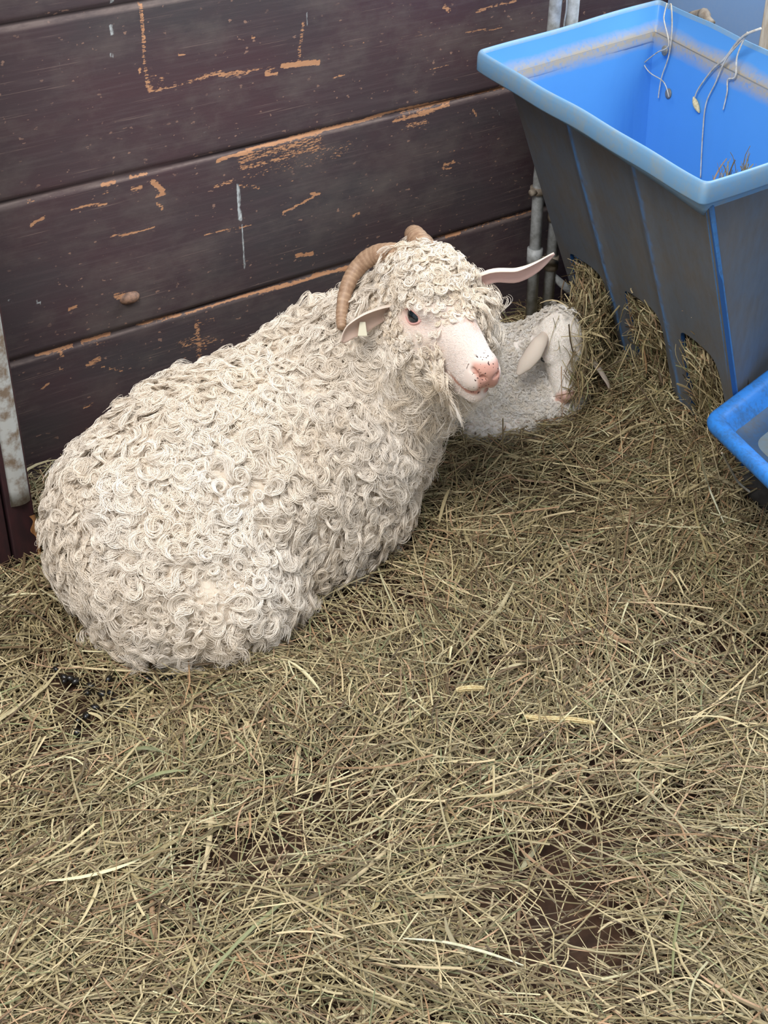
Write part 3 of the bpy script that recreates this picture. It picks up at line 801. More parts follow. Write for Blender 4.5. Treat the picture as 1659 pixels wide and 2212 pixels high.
GOAT = [  # ellipsoids: centre, radii, blend
    ((.975, 1.725, .150), (.285, .200, .180), .05),
    ((1.13, 1.735, .170), (.15, .185, .150), .06),
    ((.785, 1.690, .115), (.132, .190, .145), .06),
    ((.82, 1.585, .085), (.140, .135, .115), .05),     # near thigh
    ((1.03, 1.635, .075), (.19, .105, .095), .05),      # belly
    ((1.155, 1.69, .135), (.10, .11, .14), .05),        # near shoulder
    ((1.235, 1.71, .175), (.09, .10, .13), .05),         # chest
]
def goat_sdf(P):
    d = None
    for c, r, k in GOAT:
        e = ell(P, c, r)
        d = e if d is None else _smin(d, e, k)
    d = _smin(d, cone(P, (1.19, 1.76, .27), (1.275, 1.65, .385), .105, .085), .06)     # neck
    d = _smin(d, cone(P, (1.26, 1.69, .22), (1.285, 1.60, .35), .085, .068), .05)        # throat
    # folded near hind leg and hoof under the thigh, folded fore legs
    d = _smin(d, cone(P, (.74, 1.56, .05), (.93, 1.535, .045), .045, .035), .04)
    d = _smin(d, cone(P, (1.12, 1.635, .05), (1.22, 1.67, .05), .045, .035), .04)
    d = _smin(d, cone(P, (.69, 1.63, .03), (.76, 1.545, .035), .024, .032), .03)      # hock
    Q = world_to_head(P).astype(np.float32)
    m = (np.abs(Q - np.array([.03, 0, -.02], np.float32)) < np.array([.2, .13, .16], np.float32)).all(-1)
    h = np.full(d.shape, .2, np.float32)
    if m.any():
        h[m] = head_sdf(Q[m]) * HS
    d = np.where(m, _smin(d, h, .035), d)
    return _smax(d, -(P[..., 2] - .004), .01)
# ---------- kid ----------
KM = np.array([[-.336, .8965, -.2887], [-.7001, -.4428, -.5602], [-.6301, .0139, .7764]])
KP = np.array([1.700, 1.735, .158])
def kid_head_sdf(Q):
    d = ell(Q, (-.030, 0, .010), (.050, .042, .044))
    d = _smin(d, cone(Q, (0, 0, -.006), (.072, 0, -.020), .035, .020), .02)
    d = _smin(d, ell(Q, (.076, 0, -.018), (.016, .018, .014)), .01)
    d = _smin(d, cone(Q, (-.01, 0, -.030), (.062, 0, -.034), .026, .013), .015)
    for s in (-1, 1):
        d = _smin(d, ell(Q, (.004, s * .028, .010), (.022, .012, .010)), .012)
        d = _smax(d, -ell(Q, (.010, s * .0410, .000), (.013, .010, .0068)), .002)
        d = _smax(d, -cone(Q, (.092, s * .006, -.022), (.084, s * .013, -.014), .0020, .0024), .002)
        d = _smax(d, -cone(Q, (.088, s * .003, -.036), (.055, s * .019, -.032), .0014, .0012), .002)
    return d
def kid_sdf(P):
    d = ell(P, (1.605, 1.865, .070), (.155, .115, .088))
    d = _smin(d, ell(P, (1.685, 1.775, .050), (.085, .095, .055)), .04)
    d = _smin(d, cone(P, (1.67, 1.83, .11), (1.715, 1.775, .17), .055, .042), .03)
    d = _smin(d, cone(P, (1.66, 1.715, .032), (1.575, 1.712, .036), .034, .027), .03)
    d = _smin(d, cone(P, (1.575, 1.712, .040), (1.500, 1.742, .040), .024, .020), .02)
    d = _smin(d, cone(P, (1.500, 1.742, .040), (1.535, 1.693, .036), .020, .015), .012)
    d = _smin(d, cone(P, (1.51, 1.83, .05), (1.56, 1.77, .04), .05, .03), .03)
    Q = ((P - KP) @ KM).astype(np.float32)
    m = (np.abs(Q) < np.array([.13, .09, .09], np.float32)).all(-1)
    h = np.full(d.shape, .2, np.float32)
    if m.any(): h[m] = kid_head_sdf(Q[m])
    d = np.where(m, _smin(d, h, .012), d)
    return _smax(d, -(P[..., 2] - .004), .01)
def kid_to_world(p): return np.asarray(p, float) @ KM.T + KP

def smoothstep(x, a, b):
    t = np.clip((x - a) / (b - a), 0, 1); return t * t * (3 - 2 * t)

def tri_sample(V, Q, dens, fn_w=None):
    """random points on a quad mesh: positions, normals; dens points per square metre, weighted by fn_w at the quad centre"""
    a, b, c, d = (V[Q[:, i]] for i in range(4))
    nrm = np.cross(c - a, d - b); ar = .5 * np.linalg.norm(nrm, axis=1); nrm /= (2 * ar[:, None] + 1e-12)
    w = ar * (fn_w((a + b + c + d) / 4, nrm) if fn_w is not None else 1.) * dens
    n = np.floor(w + rng.random(len(w))).astype(int)
    k = np.repeat(np.arange(len(Q)), n)
    u, v = rng.random(len(k))[:, None], rng.random(len(k))[:, None]
    p = (a[k] * (1 - u) + b[k] * u) * (1 - v) + (d[k] * (1 - u) + c[k] * u) * v
    return p, k, nrm

def vert_normals(V, Q):
    a, b, c, d = (V[Q[:, i]] for i in range(4))
    n = np.cross(c - a, d - b); N = np.zeros_like(V)
    for i in range(4): np.add.at(N, Q[:, i], n)
    return N / (np.linalg.norm(N, axis=1)[:, None] + 1e-12)

def smooth_field(V, Q, N, it=3):
    for _ in range(it):
        M = np.zeros_like(N); f = N[Q].mean(1)
        for i in range(4): np.add.at(M, Q[:, i], f)
        N = M / (np.linalg.norm(M, axis=1)[:, None] + 1e-12)
    return N

def locks(p, n, flow, L, curl, lift, nstr, rad, spread, M=14, wave=.45, droop=.25, tint=None):
    """curly locks: every lock is a bunch of strands that leaves the skin, lies over and rolls up at its tip"""
    N = len(p)
    T = flow - n * (flow * n).sum(1)[:, None]; T /= np.linalg.norm(T, axis=1)[:, None] + 1e-9
    B = np.cross(n, T)
    t = np.linspace(0, 1, M)
    kind = rng.random(N) < wave; fan = rng.uniform(.65, 1.25, N)
    sg = rng.choice([-1., 1.], N); ph = rng.random(N) * 6.283; fr = rng.uniform(.9, 1.7, N); amp = rng.uniform(.7, 1.25, N)
    k = np.repeat(np.arange(N), nstr); S = len(k)
    jit = 1 + .11 * rng.standard_normal(S)
    Ls = L[k] * rng.uniform(.72, 1.12, S)
    cv = (curl[k] * jit * amp[k])[:, None]
    # heading in the tangent plane: waves, or a roll that tightens to the tip
    hw = 1.15 * np.sin(6.283 * fr[k][:, None] * t + ph[k][:, None] + .25 * rng.standard_normal(S)[:, None])
    hs = sg[k][:, None] * cv * (t ** 1.8) * 6.283
    head = np.where(kind[k][:, None], hw * np.minimum(cv, 1.3), hs) + .07 * rng.standard_normal(S)[:, None]
    pit = (1.25 - 2.1 * t) * 1.0                                     # rises, then lies over
    pit = lift[k][:, None] * np.where(t < .35, 1.2 - t / .35 * 1.0, .2 - .55 * (t - .35)) + .30 * np.sin(6.283 * (fr[k][:, None] * 1.3) * t + 1.7 * ph[k][:, None]) * (t > .15)
    ch, sh, cp, sp = np.cos(head), np.sin(head), np.cos(pit), np.sin(pit)
    d = (T[k][:, None] * (ch * cp)[..., None] + B[k][:, None] * (sh * cp)[..., None] + n[k][:, None] * sp[..., None])
    d[..., 2] -= droop * t
    d /= np.linalg.norm(d, axis=2)[..., None]
    step = (Ls / (M - 1))[:, None, None]
    pos = np.concatenate([np.zeros((S, 1, 3)), np.cumsum(d[:, :-1] * step, 1)], 1)
    off = rng.standard_normal((S, 2)) * spread
    tp = (.75 + .5 * np.sin(np.pi * t) - .55 * t)[None, :, None] * fan[k][:, None, None]
    o3 = (B[k] * off[:, :1] + T[k] * off[:, 1:] * .6)[:, None] * tp + (n[k] * np.abs(off[:, 1:]) * .35)[:, None]
    P = p[k][:, None] + pos + o3
    r = rad * (1 - .55 * t ** 2)[None] * rng.uniform(.75, 1.25, S)[:, None]
    tn = (tint if tint is not None else rng.random(N))[k]
    return P.astype(np.float32), r.astype(np.float32), tn.astype(np.float32)

def hair_object(name, parts, mat, parent):
    hc = bpy.data.hair_curves.new(name)
    sizes = np.concatenate([np.full(len(P), P.shape[1], np.int32) for P, _, _ in parts])
    hc.add_curves(sizes.tolist())
    hc.attributes['position'].data.foreach_set('vector', np.concatenate([P.reshape(-1) for P, _, _ in parts]))
    a = hc.attributes.get('radius') or hc.attributes.new('radius', 'FLOAT', 'POINT')
    a.data.foreach_set('value', np.concatenate([r.reshape(-1) for _, r, _ in parts]))
    a = hc.attributes.new('lock_tint', 'FLOAT', 'CURVE'); a.data.foreach_set('value', np.concatenate([t for _, _, t in parts]))
    hc.materials.append(mat)
    o = bpy.data.objects.new(name, hc); COL.objects.link(o)
    o.parent = parent; o.matrix_parent_inverse = Matrix.Translation(parent.location).inverted()
    return o

def leaf_ear(name, spine, widths, up, cup, parent, mat, inner, th=.0022, nu=26, nv=13):
    """an ear: a cupped leaf along a spine, with thickness"""
    S = spline(spine, nu); w = np.interp(np.linspace(0, 1, nu), np.linspace(0, 1, len(widths)), widths)
    T = np.gradient(S, axis=0); T /= np.linalg.norm(T, axis=1)[:, None]
    up = np.asarray(up, float)
    U = up - T * (T @ up)[:, None]; U /= np.linalg.norm(U, axis=1)[:, None]
    B = np.cross(T, U)
    v = np.linspace(-1, 1, nv)
    cupv = np.broadcast_to(np.asarray(cup, float), (nu,)) if np.ndim(cup) == 0 else np.interp(np.linspace(0, 1, nu), np.linspace(0, 1, len(cup)), cup)
    ang = v[None, :] * cupv[:, None]
    P = S[:, None] + B[:, None] * (w[:, None] * np.sin(ang) / np.maximum(cupv[:, None], .05))[..., None] + U[:, None] * (w[:, None] * (1 - np.cos(ang)) / np.maximum(cupv[:, None], .05))[..., None]
    Nn = np.cross(np.gradient(P, axis=0), np.gradient(P, axis=1)); Nn /= np.linalg.norm(Nn, axis=2)[..., None] + 1e-9
    e = (1 - np.abs(v) ** 4)[None, :, None] * .8 + .2
    A = P + Nn * th * e; C_ = P - Nn * th * e
    V = np.concatenate([A.reshape(-1, 3), C_.reshape(-1, 3)])
    I = np.arange(nu * nv).reshape(nu, nv); q = np.stack([I[:-1, :-1], I[1:, :-1], I[1:, 1:], I[:-1, 1:]], -1).reshape(-1, 4)
    rim_ = list(I[:, 0]) + list(I[-1, 1:]) + list(I[-2::-1, -1]) + list(I[0, -2:0:-1])
    m = nu * nv
    side = np.array([[i, i + m, j + m, j] for i, j in zip(rim_, rim_[1:] + rim_[:1])])
    F = np.concatenate([q, q[:, ::-1] + m, side])
    me = np_mesh(name, V, F)
    bm = bmesh.new(); bm.from_mesh(me); bmesh.ops.recalc_face_normals(bm, faces=bm.faces); bm.to_mesh(me); bm.free()
    # inner face (towards +U) is pinker
    sgn = np.sign((Nn * U[:, None]).sum(2)).reshape(-1)
    ca = np.where(sgn[:, None] > 0, np.array(inner), np.array(lin(226, 212, 198))); cb = np.where(sgn[:, None] < 0, np.array(inner), np.array(lin(226, 212, 198)))
    c4 = np.concatenate([np.concatenate([ca, cb]), np.ones((2 * m, 1))], 1)
    attr(me, 'skin', c4, 'FLOAT_COLOR'); attr(me, 'freckle', np.zeros(2 * m))
    return link(name, me, [mat], parent), S

def eyeball(parent, c, M, r, slit, name='eye'):
    """ball with a horizontal slit pupil looking along M[:,1]"""
    V = []; F = []; n1, n2 = 20, 24
    for i in range(n1 + 1):
        a = i / n1 * math.pi
        for j in range(n2):
            b = j / n2 * 2 * math.pi
            V.append((math.sin(a) * math.cos(b), math.cos(a), math.sin(a) * math.sin(b)))
    for i in range(n1):
        for j in range(n2): F.append((i * n2 + j, i * n2 + (j + 1) % n2, (i + 1) * n2 + (j + 1) % n2, (i + 1) * n2 + j))
    V = np.array(V)
    mi = []
    for f in F:
        q = V[list(f)].mean(0); mi.append(1 if q[1] > .5 and abs(q[2]) < slit and abs(q[0]) < .6 else 0)
    mb = MB(); mb.add(np.asarray(c) + r * V @ np.asarray(M).T, F)
    mb.M = mi
    return mb.build(name, [MT['eye'], MT['pupil']], parent)

FLEECE_SHADE = None
def build_goat():
    root = empty('adult_goat', (1.0, 1.72, 0))
    tag(root, 'large cream curly fleeced horned goat lying on the hay by the wall', 'goat')
    xs = axis([(.60, 1.10, .008), (1.10, 1.42, .0028), (1.42, 1.46, .008)])
    ys = axis([(1.32, 1.74, .0028), (1.74, 2.04, .008)])
    zs = axis([(-.02, .30, .007), (.30, .555, .0028)])
    V, Q = surface_nets(field(xs, ys, zs, goat_sdf), xs, ys, zs)
    N = vert_normals(V, Q)
    me = np_mesh('body', V, Q)
    H = world_to_head(V)
    x, y, z = H.T
    near = np.linalg.norm(H, axis=1) < .30
    white = np.array(lin(226, 210, 200)); pink = np.array(lin(198, 140, 122)); rose = np.array(lin(226, 180, 168)); rust = np.array(lin(206, 150, 120)); fl = np.array(lin(232, 220, 204))
    col = np.tile(fl, (len(V), 1))
    def blend(w, c):
        nonlocal col
        w = (w * near)[:, None]; col = col * (1 - w) + np.asarray(c) * w
    blend(smoothstep(x, .0, .05), white)
    blend(.75 * np.exp(-(((x - .006) / .028) ** 2 + ((np.abs(y) - .055) / .03) ** 2 + ((z + .004) / .017) ** 2)), rose)
    blend(.85 * smoothstep(x, .134, .148) * smoothstep(z, -.083, -.072) * (1 - smoothstep(z, -.036, -.026)) * (1 - smoothstep(np.abs(y), .015 + .22 * np.clip(z + .075, 0, .03), .020 + .22 * np.clip(z + .075, 0, .03))), pink)
    blend(.45 * smoothstep(x, .06, .09) * (1 - smoothstep(x, .12, .14)) * smoothstep(z, -.03, -.01) * (1 - smoothstep(np.abs(y - .004), .012, .03)), rose)
    blend(.7 * np.exp(-(((x - .072) / .022) ** 2 + ((y - .016) / .009) ** 2)) * (z > -.04), rust)
    # pink lips along the mouth line
    def seg(a, b):
        a, b = np.array(a), np.array(b); ab = b - a
        t = np.clip(((H - a) @ ab) / (ab @ ab), 0, 1); return np.linalg.norm(H - a - t[:, None] * ab, axis=1)
    Hm = H.copy(); Hm[:, 1] = np.abs(Hm[:, 1]); Ho, H = H, Hm
    dm = np.minimum(seg((.150, .004, -.0865), (.118, .0285, -.0840)), seg((.118, .0285, -.0840), (.082, .0375, -.0720)))
    H = Ho
    blend(.9 * (1 - smoothstep(dm, .004, .0085)), pink)
    attr(me, 'skin', np.concatenate([col, np.ones((len(V), 1))], 1), 'FLOAT_COLOR')
    attr(me, 'freckle', near * smoothstep(x, .126, .14) * (np.abs(y) < .03))
    body = link('body', me, [MT['skin']], root)

    # eyes with lids
    for s in (-1, 1):
        M = np.stack([HM[:, 0], HM[:, 1] * s, HM[:, 2]], 1)
        tilt = np.array(M)
        e = eyeball(root, head_to_world((.005, s * .0425, .001)), tilt, .0192 * HS, .10)
        mb = MB()
        for up in (1, -1):
            pts = []
            for a in np.linspace(-1, 1, 13):
                xx = .0050 + .0212 * a; zz = .001 + up * .0116 * (1 - a * a) ** .7 + (.0 if up > 0 else -.0005)
                yy = .0590 - 16.0 * (a * .0212) ** 2 * (1.0 if a > 0 else .3)
                pts.append(head_to_world((xx, s * yy, zz)))
            mb.tube(pts, .0017, 8)
        mb.build('eyelid', [MT['lid']], e)

    # horns
    hr = np.array([[1.264, 1.634, .498], [1.253, 1.674, .500], [1.236, 1.707, .488], [1.211, 1.720, .464], [1.182, 1.706, .441], [1.159, 1.685, .415], [1.147, 1.668, .402]])
    hl = world_to_head(hr)
    hl = np.concatenate([[(-.045, -.028, .060)], hl])
    for s in (-1, 1):
        q = hl.copy()
        if s > 0:
            q = np.array([(-.045, .018, .050), (-.090, .014, .080), (-.130, .022, .086), (-.160, .042, .072), (-.175, .080, .050), (-.170, .100, .010)])
        S = spline(head_to_world(q), 90)
        tt = np.linspace(0, 1, 90)
        r = (.0195 - .0125 * tt ** 1.3) * (1 + .016 * np.sin(tt * 6.283 * 30) + .02 * np.sin(tt * 6.283 * 11))
        mb = MB(); mb.tube(S, r, 18); o = mb.build('horn', [MT['horn']], root)
        attr(o.data, 'ridge', np.repeat(.5 - .5 * np.sin(tt * 6.283 * 30), 18))
        o['label'] = 'curled brown ridged horn'
    # ears
    inner = lin(222, 186, 176)
    cdir = np.array([-.4887, -.6605, .5700]); rdir = np.array([.8068, -.5908, .0072]); udir = np.array([.3320, .4634, .8216])
    o, S = leaf_ear('ear', [(1.300, 1.570, .465), (1.345, 1.545, .492), (1.383, 1.525, .492), (1.412, 1.512, .500), (1.440, 1.503, .514)], [.012, .0205, .0225, .015, .002],
                    cdir * .36 - udir * .88 - rdir * .12, [1.45, 1.3, 1.0, .6], root, MT['skin'], inner)
    o, S = leaf_ear('ear', [(1.222, 1.618, .440), (1.186, 1.620, .441), (1.155, 1.622, .435), (1.131, 1.622, .424), (1.113, 1.618, .408)], [.012, .021, .024, .018, .003],
                    cdir * .62 - udir * .8 + rdir * .1, [1.4, 1.3, 1.1, .8], root, MT['skin'], lin(188, 164, 150))
    mb = MB(); tg = np.array([1.146, 1.609, .4255])
    M = np.stack([rdir, cdir, udir], 1)
    V_ = [(sx * (.0075 if sz < 0 else .0045), sy * .001, sz * .011) for sx in (-1, 1) for sy in (-1, 1) for sz in (-1, 1)]
    mb.add(tg + np.array(V_) @ M.T, [(0, 1, 3, 2), (4, 6, 7, 5), (0, 4, 5, 1), (2, 3, 7, 6), (0, 2, 6, 4), (1, 5, 7, 3)])
    mb.build('ear_tag', [MT['tagm']], o, bevel=.0006)

    # ---- fleece ----
    Ns = smooth_field(V, Q, N, 4)
    def bare(P):
        h = world_to_head(P); ax, ay, az = h[:, 0], np.abs(h[:, 1]), h[:, 2]
        b = smoothstep(ax, .066, .088)                                          # muzzle
        b = np.maximum(b, smoothstep(ax, .052, .078) * smoothstep(az, -.05, -.02))
        b = np.maximum(b, 1 - smoothstep(((ax - .014) / .046) ** 2 + ((ay - .058) / .045) ** 2 + ((az + .002) / .030) ** 2, .75, 1.1))   # round the eye
        b = np.maximum(b, .6 * (1 - smoothstep(((ax - .035) / .035) ** 2 + ((ay - .045) / .03) ** 2 + ((az + .035) / .028) ** 2, .5, 1.1)))
        return np.where(np.linalg.norm(h, axis=1) < .3, b, 0)
    cam_ = np.array([0, 0, 1.45])
    def weight(P, n):
        d = cam_ - P; d /= np.linalg.norm(d, axis=1)[:, None]
        f = (n * d).sum(1)
        return smoothstep(f, -.65, -.25) * (P[:, 2] > .012) * (1 - bare(P))
    def lock_set(dens, zone, wf=None):
        p, k, nr = tri_sample(V, Q, dens, lambda P, n: (wf or weight)(P, n) * zone(P))
        n = Ns[Q[k]].mean(1); n /= np.linalg.norm(n, axis=1)[:, None]
        return p, n
    hd = lambda P: world_to_head(P)
    def head_zone(P):
        h = hd(P); return (1 - smoothstep(np.linalg.norm((h - [-.03, 0, .0]) / [1.05, 1, 1], axis=1), .092, .112)) * smoothstep(h[:, 2], -.075, -.045)
    def neck_zone(P):
        q = np.linalg.norm((P - np.array([1.27, 1.63, .27])) / np.array([.13, .14, .16]), axis=1)
        return (1 - smoothstep(q, .85, 1.1)) * (1 - head_zone(P))
    body_zone = lambda P: (1 - head_zone(P)) * (1 - neck_zone(P))
    parts = []
    # body: rolled locks that fall backwards and down the flanks
    for dens, sc, ns, seed in ((5400, .85, 10, 1), (4300, 1.45, 24, 2)):
        p, n = lock_set(dens, body_zone)
        m = len(p)
        fl = np.stack([-.20 + 3.0 * (vnoise(p * 11, 11 + seed) - .5), -.15 + 3.0 * (vnoise(p * 11, 12 + seed) - .5), -.65 + 2.2 * (vnoise(p * 11, 13 + seed) - .5)], 1) + .38 * rng.standard_normal((m, 3))
        parts.append(locks(p - n * .004, n, fl, rng.uniform(.040, .058, m) * sc, rng.uniform(.65, 1.35, m), rng.uniform(.7, 1.3, m), ns, .00037, .0013 * sc, wave=.5, droop=.2, tint=np.clip(vnoise(p * 14, 40) * .8 + .25 * rng.random(m), 0, 1)))
    # forehead, cheeks: tighter small ringlets
    p, n = lock_set(15000, head_zone); m = len(p)
    h = hd(p)
    fl = (np.stack([.55 + 0 * h[:, 0], h[:, 1] * 9, -.25 + 0 * h[:, 0]], 1)) @ HM.T + .75 * rng.standard_normal((m, 3))
    parts.append(locks(p - n * .002, n, fl, rng.uniform(.028, .044, m), rng.uniform(1.0, 1.8, m), rng.uniform(.5, 1.0, m), 12, .00036, .0010, wave=.3, droop=.3))
    p, n = lock_set(11000, lambda P: smoothstep(hd(P)[:, 2], .02, .05) * head_zone(P)); m = len(p)
    h = hd(p); fl = (np.stack([.5 + 0 * h[:, 0], h[:, 1] * 7, .1 + 0 * h[:, 0]], 1)) @ HM.T + .7 * rng.standard_normal((m, 3))
    parts.append(locks(p, n, fl, rng.uniform(.040, .058, m), rng.uniform(1.1, 1.9, m), rng.uniform(.7, 1.2, m), 12, .00036, .0011, wave=.3, droop=.3))
    # long wavy beard and neck locks hanging down
    p, n = lock_set(6000, neck_zone); m = len(p)
    fl = np.stack([.15 + 0 * p[:, 0], -.2 + 0 * p[:, 0], -1.0 + 0 * p[:, 0]], 1) + .38 * rng.standard_normal((m, 3))
    parts.append(locks(p - n * .003, n, fl, rng.uniform(.065, .100, m), rng.uniform(.5, 1.0, m), rng.uniform(.3, .7, m), 18, .00040, .0014, M=16, wave=.6, droop=.5))
    # jaw fringe
    p, n = lock_set(15000, lambda P: (lambda h: smoothstep(-h[:, 2], .035, .06) * smoothstep(h[:, 0], -.09, -.05) * (1 - smoothstep(h[:, 0], .06, .085)) * (np.linalg.norm(h, axis=1) < .2))(hd(P))); m = len(p)
    fl = np.stack([.1 + 0 * p[:, 0], -.2 + 0 * p[:, 0], -1.0 + 0 * p[:, 0]], 1) + .35 * rng.standard_normal((m, 3))
    parts.append(locks(p, n, fl, rng.uniform(.06, .105, m), rng.uniform(.5, 1.0, m), rng.uniform(.2, .6, m), 16, .00036, .0015, M=16, wave=.6, droop=.6))
    # long locks hanging beside the far cheek
    p, n = lock_set(15000, lambda P: (lambda h: smoothstep(h[:, 1], .028, .045) * smoothstep(h[:, 0], -.09, -.05) * (1 - smoothstep(h[:, 0], .03, .055)) * (1 - smoothstep(h[:, 2], .03, .05)) * (np.linalg.norm(h, axis=1) < .17))(hd(P)), lambda P, n: 1.0); m = len(p)
    fl = np.array([.35, -.5, -.8]) + .4 * rng.standard_normal((m, 3))
    parts.append(locks(p, n, fl, rng.uniform(.06, .10, m), rng.uniform(.7, 1.3, m), rng.uniform(.9, 1.5, m), 15, .00036, .0014, M=16, wave=.35, droop=.2))
    # soft loose fibres over everything
    p, n = lock_set(18000, lambda P: 1.0 + 0 * P[:, 0]); m = len(p)
    fl = np.array([-.2, -.2, -.6]) + 1.0 * rng.standard_normal((m, 3))
    parts.append(locks(p - n * .003, n, fl, rng.uniform(.02, .045, m), rng.uniform(.4, 1.3, m), rng.uniform(.6, 1.4, m), 1, .00018, .002, M=10, wave=.5, droop=.15))
    o = hair_object('fleece', parts, MT['fleece'], root)
    o['label'] = 'thick cream mohair fleece in rolled locks'
    # short smooth hair on the face
    def mouth_d(h):
        h = h * [1, 1, 1]; h[:, 1] = np.abs(h[:, 1])
        def sg(a, b):
            a, b = np.array(a), np.array(b); ab = b - a
            return np.linalg.norm(h - a - np.clip(((h - a) @ ab) / (ab @ ab), 0, 1)[:, None] * ab, axis=1)
        return np.minimum(sg((.150, .004, -.0850), (.118, .0285, -.0820)), sg((.118, .0285, -.0820), (.082, .0375, -.0700)))
    p, k, nr = tri_sample(V, Q, 300000, lambda P, n: bare(P) * (hd(P)[:, 0] < .138) * (mouth_d(hd(P)) > .0075) * (np.linalg.norm((hd(P) * [1, 1, 1] - [.005, -.058, .001]) / [.026, .03, .016], axis=1) > 1))
    n = nr[k]; m = len(p); fl = -HM[:, 0] * .9 + .25 * rng.standard_normal((m, 3)) + HM[:, 2] * -.2
    P_, r_, t_ = locks(p, n, fl, rng.uniform(.004, .008, m), np.full(m, .15), np.full(m, .12), 1, .00015, .0001, M=5, wave=0, droop=.05, tint=np.ones(m))
    hair_object('face_hair', [(P_, r_, t_)], MT['facehair'], root)
MT['facehair'] = m_hair('short_white_hair', (.84, .78, .74))

def build_kid():
    root = empty('kid_goat', (1.64, 1.8, 0))
    tag(root, 'small white kid goat lying with its face under hay beside the adult goat', 'goat')
    xs = axis([(1.42, 1.86, .0035)]); ys = axis([(1.60, 2.0, .0035)]); zs = axis([(-.01, .27, .0035)])
    V, Q = surface_nets(field(xs, ys, zs, kid_sdf), xs, ys, zs)
    me = np_mesh('body', V, Q)
    K = (V - KP) @ KM
    white = np.array(lin(240, 234, 228)); pink = np.array(lin(226, 176, 160))
    w = ((kid_head_sdf(K.astype(np.float32)) < .004) * smoothstep(K[:, 0], .074, .086) * (np.abs(K[:, 1]) < .02) * (np.linalg.norm(K, axis=1) < .12))[:, None] * .8
    attr(me, 'skin', np.concatenate([white * (1 - w) + pink * w, np.ones((len(V), 1))], 1), 'FLOAT_COLOR'); attr(me, 'freckle', np.zeros(len(V)))
    link('body', me, [MT['skin']], root)
    for s in (-1, 1):
        M = np.stack([KM[:, 0], KM[:, 1] * s, KM[:, 2]], 1)
        eyeball(root, kid_to_world((.010, s * .0325, 0)), M, .0092, .2)
    inn = lin(222, 190, 190)
    leaf_ear('ear', [(1.672, 1.752, .200), (1.645, 1.735, .201), (1.622, 1.728, .183), (1.602, 1.728, .164), (1.588, 1.729, .146)], [.008, .0165, .019, .0155, .003],
             np.array([.45, .35, -.6]), [1.0, .9, .7, .6], root, MT['skin'], inn)
    leaf_ear('ear', [(1.750, 1.735, .145), (1.772, 1.710, .122), (1.784, 1.695, .098), (1.792, 1.688, .076), (1.794, 1.684, .056)], [.008, .0155, .0175, .014, .003],
             np.array([-.5, .2, -.6]), [1.0, .9, .7, .6], root, MT['skin'], inn)
    N = vert_normals(V, Q); Ns = smooth_field(V, Q, N, 2)
    def head(P):
        k = (P - KP) @ KM; return (np.abs(k) < .12).all(1) * (1 - smoothstep(kid_head_sdf(k.astype(np.float32)), .003, .008)) * smoothstep(k[:, 0], -.072, -.05)
    p, k, nr = tri_sample(V, Q, 30000, lambda P, n: (1 - head(P)) * (P[:, 2] > .008))
    n = Ns[Q[k]].mean(1); n /= np.linalg.norm(n, axis=1)[:, None]; m = len(p)
    fl = np.array([-.1, -.3, -.6]) + .7 * rng.standard_normal((m, 3))
    leg = (p[:, 0] < 1.572) & (p[:, 1] < 1.765) & (p[:, 2] < .075)
    a = locks(p, n, fl, rng.uniform(.018, .034, m) * np.where(leg, .38, 1), rng.uniform(.5, 1.3, m), rng.uniform(.6, 1.1, m), 7, .0003, .0010, M=8, wave=.4, droop=.15)
    p, k, nr = tri_sample(V, Q, 260000, lambda P, n: head(P) * (lambda k: (k[:, 0] < .08) * (np.linalg.norm((np.abs(k) - [.010, .036, 0]) / [.015, .02, .009], axis=1) > 1))((P - KP) @ KM))
    n = nr[k]; m = len(p); fl = -KM[:, 0] + .35 * rng.standard_normal((m, 3))
    b = locks(p, n, fl, rng.uniform(.004, .008, m), np.full(m, .4), np.full(m, .3), 1, .00018, .0002, M=5, wave=0, droop=.05)
    hair_object('wool', [a, b], MT['kidwool'], root)['label'] = 'short curly white wool'
build_goat()
build_kid()
# ---------- hay ----------
PAL = np.array([lin(188, 174, 136), lin(170, 155, 118), lin(150, 136, 98), lin(126, 110, 80), lin(104, 86, 64), lin(196, 178, 140), lin(160, 128, 96), lin(206, 198, 160), lin(134, 136, 98), lin(178, 146, 116)])
PW = np.array([.17, .18, .16, .14, .10, .08, .06, .03, .05, .03]); PW = PW / PW.sum()
PANB = lambda y: 1.79 + (1.953 - 1.79) * np.clip((y - 1.37) / .56, -.6, 1.1)    # x of the slotted side at hay height, by y
def hay_h(x, y):
    h = .012 + .016 * vnoise(np.stack([x * 5, y * 5], -1), 31) + .010 * vnoise(np.stack([x * 13, y * 13], -1), 32)
    d = PANB(y) - x
    side = smoothstep(y, 1.30, 1.42) * (1 - smoothstep(y, 1.78, 1.90))
    h = h + .050 * side * np.exp(-np.clip(d, 0, 9) ** 2 / .10 ** 2) * (.75 + .5 * vnoise(np.stack([x * 9, y * 9], -1), 33))
    h = h + .02 * np.exp(-(((x - 1.65) / .25) ** 2 + ((y - 1.62) / .16) ** 2))
    for px, py, r, s in THIN: h = h - .7 * s * .02 * np.exp(-((x - px) ** 2 + (y - py) ** 2) / r ** 2)
    return np.maximum(h, .0)
THIN = [(1.157, .977, .06, 1), (.945, .802, .07, 1), (1.149, .851, .05, .9), (.593, 1.131, .05, .9), (.60, 1.515, .07, 1.1), (.70, 1.49, .04, 1.0), (.55, 1.60, .05, .9), (1.05, .90, .06, .9), (1.25, 1.05, .05, .8), (.872, .766, .05, 1), (.766, 1.007, .05, .6), (.50, 1.05, .05, .6), (.70, .93, .04, .5)]

